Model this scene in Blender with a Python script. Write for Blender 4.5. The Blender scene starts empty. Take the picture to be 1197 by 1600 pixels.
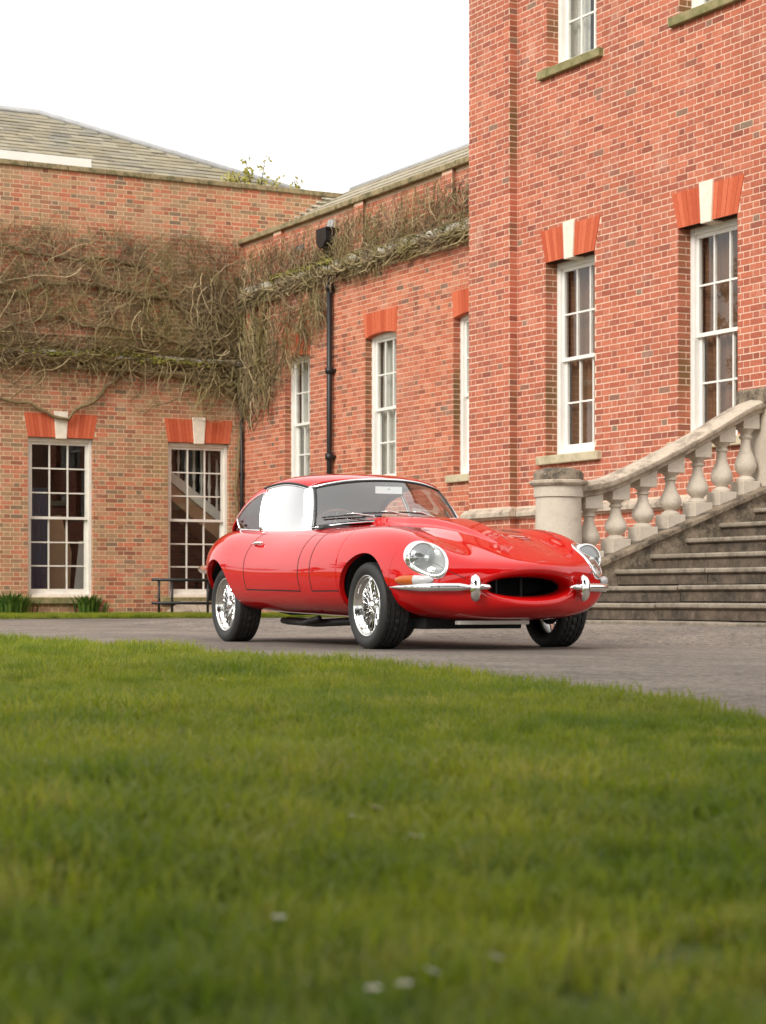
import bpy, bmesh, math, random
import numpy as np
from mathutils import Vector, Matrix
R_ = math.radians
random.seed(7); RNG = np.random.default_rng(11)
scene = bpy.context.scene
COL = scene.collection

# ---------------------------------------------------------------- camera, sky, sun, exposure
VIEW = R_(28.28)                       # camera heading; world X and Y run along the house walls
cam_d = bpy.data.cameras.new('camera'); cam = bpy.data.objects.new('camera', cam_d); COL.objects.link(cam)
cam.location = (0, 0, 0.335); cam.rotation_euler = (R_(90), 0, -VIEW)
cam_d.sensor_width = 36; cam_d.lens = 73.1; cam_d.shift_y = 0.0825
cam_d.clip_start = 0.05; cam_d.clip_end = 3000
cam_d.dof.use_dof = True; cam_d.dof.focus_distance = 13.3; cam_d.dof.aperture_fstop = 7.5
scene.camera = cam
SUN_EL, SUN_AZ = R_(34), R_(-118)       # azimuth measured from +Y towards +X
world = bpy.data.worlds.new('World'); scene.world = world; world.use_nodes = True
wn, wl = world.node_tree.nodes, world.node_tree.links
wn.clear()
sky = wn.new('ShaderNodeTexSky'); sky.sky_type = 'NISHITA'; sky.sun_disc = False
sky.sun_elevation = SUN_EL; sky.sun_rotation = SUN_AZ; sky.dust_density = 4.0
hs = wn.new('ShaderNodeHueSaturation'); hs.inputs['Saturation'].default_value = 0.12
bg1 = wn.new('ShaderNodeBackground'); bg1.inputs['Strength'].default_value = 0.05
bg2 = wn.new('ShaderNodeBackground'); bg2.inputs['Strength'].default_value = 0.86
bg2.inputs['Color'].default_value = (1.0, 0.985, 0.96, 1)
addw = wn.new('ShaderNodeAddShader'); wo = wn.new('ShaderNodeOutputWorld')
wl.new(sky.outputs[0], hs.inputs['Color']); wl.new(hs.outputs[0], bg1.inputs['Color'])
wl.new(bg1.outputs[0], addw.inputs[0]); wl.new(bg2.outputs[0], addw.inputs[1]); wl.new(addw.outputs[0], wo.inputs[0])
sun_d = bpy.data.lights.new('sun', 'SUN'); sun = bpy.data.objects.new('sun', sun_d); COL.objects.link(sun)
sun_d.energy = 1.5; sun_d.angle = R_(20); sun_d.color = (1.0, 0.94, 0.85)
sd = Vector((math.sin(SUN_AZ)*math.cos(SUN_EL), math.cos(SUN_AZ)*math.cos(SUN_EL), math.sin(SUN_EL)))
sun.rotation_euler = sd.to_track_quat('Z', 'Y').to_euler()
vs = scene.view_settings; vs.view_transform = 'Standard'; vs.look = 'None'; vs.gamma = 1.0
vs.use_curve_mapping = False; vs.exposure = 0.5
scene.render.engine = 'CYCLES'; scene.cycles.use_denoising = True
scene.cycles.max_bounces = 8; scene.cycles.transparent_max_bounces = 16

# ---------------------------------------------------------------- helpers
class MB:
    """collects shapes; build() links them as one mesh object"""
    def __init__(s): s.v = []; s.f = []; s.n = 0
    def add(s, verts, faces):
        o = len(s.v); s.v.extend([tuple(map(float, p)) for p in verts]); s.f.extend([tuple(i+o for i in f) for f in faces])
    def box(s, x0, x1, y0, y1, z0, z1):
        s.add([(x0,y0,z0),(x1,y0,z0),(x1,y1,z0),(x0,y1,z0),(x0,y0,z1),(x1,y0,z1),(x1,y1,z1),(x0,y1,z1)],
              [(0,3,2,1),(4,5,6,7),(0,1,5,4),(1,2,6,5),(2,3,7,6),(3,0,4,7)]); return s
    def tube(s, path, r, n=6, cap=True):
        P = [Vector(p) for p in path]; m = len(P)
        rr = r if hasattr(r, '__len__') else [r]*m
        up = Vector((0.12, 0.21, 0.97)); vs_ = []; prev = None
        for i in range(m):
            d = (P[min(i+1, m-1)]-P[max(i-1, 0)])
            d = d.normalized() if d.length > 1e-9 else Vector((0,0,1))
            if prev is None:
                a = d.cross(up); a = a.normalized() if a.length > 1e-3 else d.cross(Vector((1,0,0))).normalized()
            else:
                a = (prev - d*prev.dot(d)); a = a.normalized() if a.length > 1e-6 else d.cross(up).normalized()
            prev = a; b = d.cross(a)
            for k in range(n):
                t = 2*math.pi*k/n; vs_.append(P[i]+(a*math.cos(t)+b*math.sin(t))*rr[i])
        fs = [(i*n+k, i*n+(k+1)%n, (i+1)*n+(k+1)%n, (i+1)*n+k) for i in range(m-1) for k in range(n)]
        if cap: fs += [tuple(range(n))[::-1], tuple((m-1)*n+k for k in range(n))]
        s.add(vs_, fs); return s
    def grid(s, P, closed_u=False, closed_v=False, flip=False):
        P = np.asarray(P); a, b = P.shape[:2]; fs = []
        for i in range(a if closed_u else a-1):
            for j in range(b if closed_v else b-1):
                q = (i*b+j, ((i+1)%a)*b+j, ((i+1)%a)*b+(j+1)%b, i*b+(j+1)%b)
                fs.append(q[::-1] if flip else q)
        s.add(P.reshape(-1, 3), fs); return s
    def lathe(s, prof, n=24, c=(0,0,0), axis='z', flip=False):
        P = []
        for k in range(n):
            t = 2*math.pi*k/n; row = []
            for r, h in prof:
                q = {'z': (r*math.cos(t), r*math.sin(t), h), 'x': (h, r*math.cos(t), r*math.sin(t)), 'y': (r*math.cos(t), h, r*math.sin(t))}[axis]
                row.append((c[0]+q[0], c[1]+q[1], c[2]+q[2]))
            P.append(row)
        return s.grid(P, closed_u=True, flip=flip)
    def prism(s, poly, fn, d0, d1):
        """poly = list of (a,b); fn(a,b,d) -> xyz; extruded from d0 to d1"""
        n = len(poly); s.add([fn(a,b,d0) for a,b in poly]+[fn(a,b,d1) for a,b in poly],
            [tuple(range(n)), tuple(range(n, 2*n))[::-1]]+[(i, n+i, n+(i+1)%n, (i+1)%n) for i in range(n)]); return s
    def mesh(s, name, mat=None, smooth=False, fix=True):
        me = bpy.data.meshes.new(name); me.from_pydata(s.v, [], s.f)
        if fix:
            bm = bmesh.new(); bm.from_mesh(me); bmesh.ops.recalc_face_normals(bm, faces=bm.faces); bm.to_mesh(me); bm.free()
        if mat: me.materials.append(mat)
        if smooth: me.polygons.foreach_set('use_smooth', [True]*len(me.polygons))
        me.update(); return me
    def build(s, name, mat=None, parent=None, smooth=False, fix=True, bevel=0, seg=2, sharp=None):
        o = bpy.data.objects.new(name, s.mesh(name, mat, smooth, fix)); COL.objects.link(o); o.parent = parent
        if bevel:
            b = o.modifiers.new('bevel', 'BEVEL'); b.width = bevel; b.segments = seg; b.limit_method = 'ANGLE'; b.angle_limit = R_(40)
        if sharp: o.data.set_sharp_from_angle(angle=R_(sharp))
        return o
def tag(o, label=None, cat=None, group=None, kind=None):
    if label: o['label'] = label
    if cat: o['category'] = cat
    if group: o['group'] = group
    if kind: o['kind'] = kind
    return o
def empty(name, loc=(0,0,0), rz=0):
    o = bpy.data.objects.new(name, None); COL.objects.link(o); o.location = loc; o.rotation_euler = (0,0,rz); o.empty_display_size = .2
    return o
def copy_tree(o, parent=None):
    c = o.copy(); COL.objects.link(c); c.parent = parent
    for ch in list(o.children): copy_tree(ch, c)
    return c
def new_obj(name, me, parent=None):
    o = bpy.data.objects.new(name, me); COL.objects.link(o); o.parent = parent; return o
def smoothstep(a, b, x):
    t = np.clip((np.asarray(x, float)-a)/(b-a), 0, 1); return t*t*(3-2*t)

# ---------------------------------------------------------------- materials
def srgb(r, g, b):
    f = lambda c: ((c/255+.055)/1.055)**2.4 if c/255 > .04045 else c/255/12.92
    return (f(r), f(g), f(b), 1)
class NT:
    def __init__(s, name):
        s.m = bpy.data.materials.new(name); s.m.use_nodes = True; s.t = s.m.node_tree; s.b = s.t.nodes['Principled BSDF']; s.o = s.t.nodes['Material Output']
    def n(s, t, **kw):
        x = s.t.nodes.new('ShaderNode'+t)
        for k, v in kw.items(): setattr(x, k, v)
        return x
    def l(s, a, b): s.t.links.new(a, b)
    def pos(s):
        return s.n('NewGeometry').outputs['Position']
    def noise(s, scale, detail=4, rough=.55, vec=None, dist=0.0):
        x = s.n('TexNoise'); x.inputs['Scale'].default_value = scale; x.inputs['Detail'].default_value = detail
        x.inputs['Roughness'].default_value = rough; x.inputs['Distortion'].default_value = dist
        s.l(vec if vec is not None else s.pos(), x.inputs['Vector']); return x.outputs['Fac']
    def scaled(s, sc):
        v = s.n('VectorMath', operation='MULTIPLY'); s.l(s.pos(), v.inputs[0]); v.inputs[1].default_value = sc; return v.outputs[0]
    def ramp(s, fac, stops, interp='LINEAR'):
        r = s.n('ValToRGB'); r.color_ramp.interpolation = interp; e = r.color_ramp.elements
        while len(e) < len(stops): e.new(.5)
        for el, (p, c) in zip(e, stops): el.position = p; el.color = c if hasattr(c, '__len__') else (c, c, c, 1)
        s.l(fac, r.inputs[0]); return r.outputs[0]
    def mix(s, fac, a, b, mode='MIX'):
        x = s.n('Mix', data_type='RGBA', blend_type=mode)
        for inp, v in ((x.inputs['Factor'], fac), (x.inputs['A'], a), (x.inputs['B'], b)):
            if hasattr(v, 'is_linked') or isinstance(v, bpy.types.NodeSocket): s.l(v, inp)
            else: inp.default_value = v
        return x.outputs['Result']
    def math(s, op, a, b=None, clamp=False):
        x = s.n('Math', operation=op, use_clamp=clamp)
        for i, v in enumerate((a, b)):
            if v is None: continue
            if isinstance(v, bpy.types.NodeSocket): s.l(v, x.inputs[i])
            else: x.inputs[i].default_value = v
        return x.outputs[0]
    def bump(s, h, strength=.3, dist=.01):
        x = s.n('Bump'); x.inputs['Strength'].default_value = strength; x.inputs['Distance'].default_value = dist
        s.l(h, x.inputs['Height']); s.l(x.outputs[0], s.b.inputs['Normal'])
    def col(s, c):
        if isinstance(c, bpy.types.NodeSocket): s.l(c, s.b.inputs['Base Color'])
        else: s.b.inputs['Base Color'].default_value = c
    def set(s, **kw):
        for k, v in kw.items(): s.b.inputs[k.replace('_', ' ')].default_value = v
        return s
def simple(name, c, rough=.6, metal=0, var=.0, vscale=8, bump=0, bscale=60, **kw):
    m = NT(name); m.set(Roughness=rough, Metallic=metal, **kw)
    if var:
        m.col(m.mix(m.ramp(m.noise(vscale, 5, .65), [(.3, 0.0), (.7, 1.0)]), tuple(x*(1-var) for x in c[:3])+(1,), tuple(min(1, x*(1+var)) for x in c[:3])+(1,)))
    else: m.col(c)
    if bump: m.bump(m.noise(bscale, 4), bump, .01)
    return m.m
M = {}
def brick_mat(name, stops, stain, stain_lo, stain_hi, moss=None, pale=0.0):
    m = NT(name); m.set(Roughness=.88)
    at = m.n('Attribute', attribute_name='rnd'); oi = m.n('ObjectInfo')
    r = m.math('FRACT', m.math('ADD', at.outputs['Fac'], m.math('MULTIPLY', oi.outputs['Random'], 1.0)))
    c = m.ramp(r, stops)
    fine = m.noise(38, 4, .7)
    c = m.mix(m.ramp(fine, [(.35, 0.0), (.75, .5)]), c, (.30,.12,.07,1), 'MIX') if False else c
    c = m.mix(.55, c, m.ramp(fine, [(.25, .28), (.75, .78)]), 'OVERLAY')
    big = m.noise(.9, 5, .6)
    c = m.mix(m.math('MULTIPLY', m.ramp(big, [(stain_lo, 0.0), (stain_hi, 1.0)]), .85), c, stain, 'MIX')
    streak = m.noise(1.0, 5, .7, m.scaled((3.0, 3.0, .35)))
    c = m.mix(m.ramp(streak, [(.58, 0.0), (.78, .35)]), c, (.12,.085,.06,1))
    if pale: c = m.mix(m.ramp(m.noise(2.1, 5, .7), [(.55, 0.0), (.72, pale)]), c, (.62,.40,.30,1))
    if moss:
        for (px, py, pz, rad, strength) in moss:
            v = m.n('VectorMath', operation='DISTANCE'); m.l(m.pos(), v.inputs[0]); v.inputs[1].default_value = (px, py, pz)
            g = m.math('MULTIPLY', m.ramp(m.math('DIVIDE', v.outputs['Value'], rad), [(0.25, strength), (1.0, 0.0)]), m.ramp(m.noise(3.5, 5, .7), [(.35, 0.0), (.6, 1.0)]))
            c = m.mix(g, c, (.16,.17,.035,1))
    m.col(c); m.bump(m.noise(90, 4, .7), .35, .006); return m.m
S_MAIN = [(0, srgb(134,72,56)), (.08, srgb(154,82,62)), (.25, srgb(170,92,68)), (.55, srgb(179,99,73)), (.85, srgb(188,110,84)), (.94, srgb(162,88,68)), (.985, srgb(142,82,66)), (1, srgb(130,108,90))]
S_WING = [(0, srgb(128,74,56)), (.08, srgb(158,88,64)), (.3, srgb(178,98,70)), (.6, srgb(190,110,80)), (.88, srgb(192,124,96)), (.95, srgb(146,94,72)), (1, srgb(116,90,74))]
S_LEFT = [(0, srgb(134,88,66)), (.18, srgb(172,104,78)), (.38, srgb(190,114,84)), (.55, srgb(178,128,96)), (.75, srgb(172,136,102)), (.9, srgb(150,118,90)), (1, srgb(118,98,78))]
M['brick_main'] = brick_mat('brick_main', S_MAIN, srgb(158,88,66), .46, .7, pale=.38)
M['brick_wing'] = brick_mat('brick_wing', S_WING, srgb(172,104,84), .50, .72, pale=.3)
M['brick_left'] = brick_mat('brick_left', S_LEFT, srgb(158,126,92), .46, .66, moss=[(14.5,33.6,5.0,1.3,.95), (14.2,33.6,2.4,1.2,.3), (13.2,33.6,5.1,1.0,.4)], pale=.3)
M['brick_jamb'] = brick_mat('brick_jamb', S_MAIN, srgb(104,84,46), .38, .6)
def mortar_mat(name, a, b):
    m = NT(name); m.set(Roughness=.95); m.col(m.mix(m.ramp(m.noise(1.4, 5, .65), [(.3, 0.0), (.7, 1.0)]), a, b)); m.bump(m.noise(120, 3), .4, .004); return m.m
M['mortar_main'] = mortar_mat('mortar_main', srgb(220,186,162), srgb(230,202,180))
M['mortar_wing'] = mortar_mat('mortar_wing', srgb(222,190,164), srgb(210,174,148))
M['mortar_left'] = mortar_mat('mortar_left', srgb(222,198,166), srgb(206,178,142))
m = NT('rubbed_brick'); m.set(Roughness=.85)
oi = m.n('ObjectInfo'); c = m.ramp(oi.outputs['Random'], [(0, srgb(178,78,46)), (.5, srgb(190,90,56)), (1, srgb(202,104,70))])
m.col(m.mix(.3, c, m.ramp(m.noise(25, 4, .7), [(.25, .3), (.75, .75)]), 'OVERLAY')); m.bump(m.noise(100, 3), .2, .004); M['rubbed'] = m.m
M['rubbed_joint'] = simple('rubbed_joint', srgb(176,92,64), .95)
M['keystone'] = simple('keystone', srgb(226,216,198), .85, var=.12, vscale=9, bump=.15)
def stone_mat(name, base, dark, lich, lo=.5, hi=.7, rough=.9):
    m = NT(name); m.set(Roughness=rough)
    c = m.mix(m.ramp(m.noise(3.2, 6, .7), [(.35, 0.0), (.7, 1.0)]), base, tuple(x*.82 for x in base[:3])+(1,))
    c = m.mix(m.ramp(m.noise(5.5, 6, .75), [(lo, 0.0), (hi, 1.0)]), c, dark)
    c = m.mix(m.ramp(m.noise(17, 4, .7), [(.62, 0.0), (.72, .6)]), c, lich)
    c = m.mix(.3, c, m.ramp(m.noise(70, 3, .7), [(.25, .35), (.75, .75)]), 'OVERLAY')
    m.col(c); m.bump(m.noise(45, 5, .7), .35, .01); return m.m
M['stone'] = stone_mat('stone', srgb(200,188,172), srgb(160,146,128), srgb(214,206,194), .55, .8)
M['stone_rail'] = stone_mat('stone_rail', srgb(190,175,156), srgb(122,109,94), srgb(206,200,186), .46, .66)
M['stone_cheek'] = stone_mat('stone_cheek', srgb(150,134,114), srgb(74,66,55), srgb(182,174,160), .40, .60)
M['stone_step'] = stone_mat('stone_step', srgb(112,98,83), srgb(58,51,43), srgb(146,134,118), .38, .64)
M['stone_nose'] = stone_mat('stone_nose', srgb(148,137,121), srgb(98,89,76), srgb(172,163,150), .45, .68)
M['sill_stone'] = stone_mat('sill_stone', srgb(196,182,152), srgb(140,132,98), srgb(206,200,182), .5, .7)
M['sill_moss'] = stone_mat('sill_moss', srgb(150,138,98), srgb(106,104,62), srgb(176,168,140), .42, .62)
M['coping'] = stone_mat('coping', srgb(156,138,104), srgb(96,90,60), srgb(190,180,150), .44, .62)
M['string'] = stone_mat('string', srgb(214,208,194), srgb(150,146,124), srgb(224,220,210), .48, .62)
M['white'] = simple('white_paint', srgb(232,229,222), .45, var=.05, vscale=5)
M['white_old'] = simple('white_paint_old', srgb(222,217,206), .55, var=.10, vscale=6)
M['iron'] = simple('black_iron', (.012,.012,.013,1), .45, bump=.1)
M['lead'] = simple('lead', srgb(176,176,176), .55, metal=.3, var=.15, vscale=4)
m = NT('slate'); m.set(Roughness=.75); oi = m.n('ObjectInfo'); at = m.n('Attribute', attribute_name='rnd')
c = m.ramp(m.math('FRACT', m.math('ADD', at.outputs['Fac'], oi.outputs['Random'])), [(0, srgb(116,110,98)), (.4, srgb(140,132,114)), (.7, srgb(156,148,128)), (1, srgb(126,122,112))])
c = m.mix(m.ramp(m.noise(1.6, 6, .7), [(.42, 0.0), (.62, .6)]), c, srgb(148,136,104)); m.col(c); m.bump(m.noise(40, 4), .3, .01); M['slate'] = m.m
m = NT('roof_slab'); m.set(Roughness=.8); c = m.mix(m.ramp(m.noise(2.5, 6, .7), [(.35, 0.0), (.65, 1.0)]), srgb(176,166,146), srgb(140,132,112)); m.col(c); m.bump(m.noise(30, 4), .3, .01); M['roof_slab'] = m.m
def glass_mat(name, tint=(1,1,1,1), boost=1.0, base=.0, gcol=(1,1,1,1)):
    m = NT(name); m.t.nodes.remove(m.b)
    tr = m.n('BsdfTransparent'); tr.inputs[0].default_value = tint; gl = m.n('BsdfGlossy'); gl.inputs['Roughness'].default_value = .01; gl.inputs['Color'].default_value = gcol
    fr = m.n('Fresnel'); ge = m.n('NewGeometry'); mr = m.n('MapRange'); m.l(ge.outputs['Backfacing'], mr.inputs[0]); mr.inputs['To Min'].default_value = 1.5; mr.inputs['To Max'].default_value = 1/1.5; m.l(mr.outputs[0], fr.inputs['IOR'])   # thin sheet: same from both sides
    mx = m.n('MixShader'); m.l(m.math('ADD', m.math('MULTIPLY', fr.outputs[0], boost), base, True), mx.inputs[0]); m.l(tr.outputs[0], mx.inputs[1]); m.l(gl.outputs[0], mx.inputs[2]); m.l(mx.outputs[0], m.o.inputs[0])
    return m.m
M['pane'] = glass_mat('window_glass', (.88,.90,.89,1), 1.0, .01)
M['room'] = simple('room_dark', srgb(56,46,40), .9)
M['curtain'] = simple('curtain_brown', srgb(116,82,58), .9, var=.2, vscale=3)
M['curtain_grey'] = simple('curtain_pale', srgb(196,192,184), .9, var=.08)
M['curtain_blue'] = simple('curtain_blue', srgb(58,70,92), .9)
M['board'] = simple('board_tan', srgb(170,136,104), .8, var=.08)
m = NT('asphalt'); m.set(Roughness=.92)
c = m.mix(m.ramp(m.noise(.7, 6, .6), [(.35, 0.0), (.65, 1.0)]), (.172,.143,.118,1), (.232,.196,.165,1))
c = m.mix(m.ramp(m.noise(22, 9, .95), [(.42, 0.0), (.58, 1.0)]), m.mix(1.0, c, (.34,.33,.32,1), 'MULTIPLY'), m.mix(1.0, c, (1.62,1.6,1.56,1), 'MULTIPLY'))
cr = m.noise(1.1, 7, .68, m.scaled((1.6, .5, 1.0)), .8)
c = m.mix(m.ramp(cr, [(.485, 0.0), (.497, .75), (.503, .75), (.515, 0.0)]), c, (.07,.062,.055,1))
c = m.mix(m.ramp(m.noise(.35, 4, .6, m.scaled((1.0, .35, 1.0))), [(.50, 0.0), (.66, .65)]), c, (.085,.072,.062,1))
m.col(c); m.bump(m.noise(160, 3, .8), .6, .006); M['asphalt'] = m.m
m = NT('lawn_soil'); m.set(Roughness=1); m.col(m.mix(m.ramp(m.noise(5, 5, .7), [(.35, 0.0), (.7, 1.0)]), (.07,.095,.018,1), (.12,.15,.03,1))); M['soil'] = m.m
m = NT('grass_blade'); m.set(Roughness=.55); oi = m.n('ObjectInfo')
c = m.ramp(oi.outputs['Random'], [(0, (.19,.25,.014,1)), (.45, (.30,.355,.020,1)), (.8, (.38,.40,.028,1)), (1, (.46,.41,.09,1))])
c = m.mix(m.ramp(m.noise(2.4, 5, .65), [(.42, 0.0), (.62, .85)]), c, (.13,.21,.012,1)); c = m.mix(m.ramp(m.noise(1.0, 4, .6, m.scaled((1.0,1.0,.2))), [(.5, 0.0), (.7, .5)]), c, (.34,.34,.05,1)); m.col(c)
m.set(Transmission_Weight=0.0); m.b.inputs['Subsurface Weight'].default_value = 0
tl = m.n('BsdfTranslucent'); m.l(c, tl.inputs[0]); mx = m.n('MixShader'); mx.inputs[0].default_value = .5; m.l(m.b.outputs[0], mx.inputs[1]); m.l(tl.outputs[0], mx.inputs[2]); m.l(mx.outputs[0], m.o.inputs[0]); M['grass'] = m.m
def leaf_mat(name, a, b, tr=.3):
    m = NT(name); m.set(Roughness=.5); g = m.n('NewGeometry'); c = m.ramp(g.outputs['Random Per Island'], [(0, a), (1, b)]); m.col(c)
    tl = m.n('BsdfTranslucent'); m.l(c, tl.inputs[0]); mx = m.n('MixShader'); mx.inputs[0].default_value = tr; m.l(m.b.outputs[0], mx.inputs[1]); m.l(tl.outputs[0], mx.inputs[2]); m.l(mx.outputs[0], m.o.inputs[0]); return m.m
M['leaf'] = leaf_mat('tree_leaf', (.05,.10,.015,1), (.10,.15,.03,1))
M['leaf_dark'] = leaf_mat('tree_leaf_dark', (.035,.065,.015,1), (.06,.09,.02,1), .15)
M['leaf_yellow'] = leaf_mat('shrub_leaf', (.30,.29,.05,1), (.48,.42,.10,1))
M['leaf_green'] = leaf_mat('plant_leaf', (.05,.12,.015,1), (.12,.20,.03,1))
M['bark'] = simple('bark', (.10,.075,.05,1), .9, var=.3, bump=.4)
M['vine'] = simple('vine_bark', srgb(122,104,72), .9, var=.35, vscale=14)
m = NT('vine_twig'); m.set(Roughness=.9); g_ = m.n('NewGeometry'); m.col(m.mix(m.ramp(m.noise(1.3, 4, .6), [(.4, 0.0), (.65, .6)]), m.ramp(g_.outputs['Random Per Island'], [(0, srgb(78,63,47)), (.45, srgb(122,104,76)), (.8, srgb(160,140,104)), (1, srgb(190,170,134))]), srgb(128,118,66))); M['twig'] = m.m
M['moss'] = simple('moss', srgb(120,116,48), .95, var=.4, vscale=10, bump=.6)
# ---------------------------------------------------------------- ground, drive, lawns
def gz(x, y):
    return 0.11*smoothstep(8.3, 9.6, x)*(1-smoothstep(19, 27, y))
g = MB(); g.add([(-600,-600,-.06),(600,-600,-.06),(600,900,-.06),(-600,900,-.06)], [(0,1,2,3)])
tag(g.build('ground', M['soil']), kind='structure')
xs = np.concatenate([np.linspace(0, 8, 9), np.linspace(8.2, 10, 19), np.linspace(10.5, 17, 8)]); ys = np.linspace(-12, 33.9, 62)
XX, YY = np.meshgrid(xs, ys, indexing='ij')
g = MB(); g.grid(np.dstack([XX, YY, gz(XX, YY)])); tag(g.build('drive', M['asphalt'], smooth=True), kind='structure')
EDGE = np.array([(-3,-8),(-.5,-2),(1.3,1.2),(2.3,2.6),(3.216,4.01),(3.54,5.0),(3.757,5.85),(3.885,7.21),(4.02,8.5),(4.25,10.5),(4.23,13.1),(3.9,16),(3.1,20),(1.5,24),(-2,28.5),(-8,31),(-20,32)])
EY = np.linspace(-8, 31.5, 120)
def edge_x(y): return np.interp(y, EDGE[:,1], EDGE[:,0])
rows = []
for y in EY:
    ex = float(edge_x(y)) + .025*math.sin(y*7.1)+.02*math.sin(y*17.3+1)
    rows.append([(ex, y, -.004), (ex-.03, y, .012), (ex-.15, y, .022), (ex-1.2, y, .022), (ex-8, y, .022), (-80, y, .022)])
g = MB(); g.grid(rows, flip=True); tag(g.build('lawn', M['soil'], smooth=True), kind='structure')
g = MB(); vx = np.linspace(-2, 15.4, 60)
g.grid([[(x, 29.45+.06*math.sin(x*5)+.05*math.sin(x*11.3), .004), (x, 29.6, .018), (x, 33.72, .022)] for x in vx]); tag(g.build('grass_verge', M['soil'], smooth=True), kind='structure')

# ---------------------------------------------------------------- brick walls
BH, JT, ST, HD = .0625, .0125, .2125, .100
CZ = BH+JT; PER = ST+HD+2*JT
def T(axis, p0, u, d, z):
    return (p0+d, u, z) if axis == 'x' else (u, p0+d, z)
CAMV = np.array([math.sin(VIEW), math.cos(VIEW)]); CAMR = np.array([math.cos(VIEW), -math.sin(VIEW)])
def cam_px(p):
    D = p[0]*CAMV[0]+p[1]*CAMV[1]; Rr = p[0]*CAMR[0]+p[1]*CAMR[1]
    return 598.5+3250*Rr/D, 932-3250*(p[2]-.335)/D, D
BRICK_ME = {}
def brick_mesh(axis, L, mat):
    key = (axis, L, mat.name)
    if key not in BRICK_ME:
        b = MB(); d0, d1 = -.0028, .02
        if axis == 'x': b.box(d0, d1, -L/2, L/2, -BH/2, BH/2)
        else: b.box(-L/2, L/2, d0, d1, -BH/2, BH/2)
        BRICK_ME[key] = b.mesh('brick', mat)
    return BRICK_ME[key]
def bricks_mesh(items, name, mat, parent):
    """items: (8 corner points front4+back4) per brick -> one mesh with a random number per brick"""
    n = len(items)
    if not n: return None
    V = np.array(items).reshape(-1, 3); base = np.arange(n)*8
    F = np.array([(0,1,2,3),(0,4,5,1),(1,5,6,2),(2,6,7,3),(3,7,4,0)])
    faces = (F[None]+base[:, None, None]).reshape(-1, 4)
    me = bpy.data.meshes.new(name); me.from_pydata(V.tolist(), [], faces.tolist())
    a = me.attributes.new('rnd', 'FLOAT', 'FACE'); a.data.foreach_set('value', np.repeat(RNG.random(n), 5))
    bm = bmesh.new(); bm.from_mesh(me); bmesh.ops.recalc_face_normals(bm, faces=bm.faces); bm.to_mesh(me); bm.free()
    me.materials.append(mat); o = new_obj(name, me, parent); o['kind'] = 'stuff'; return o
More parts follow.
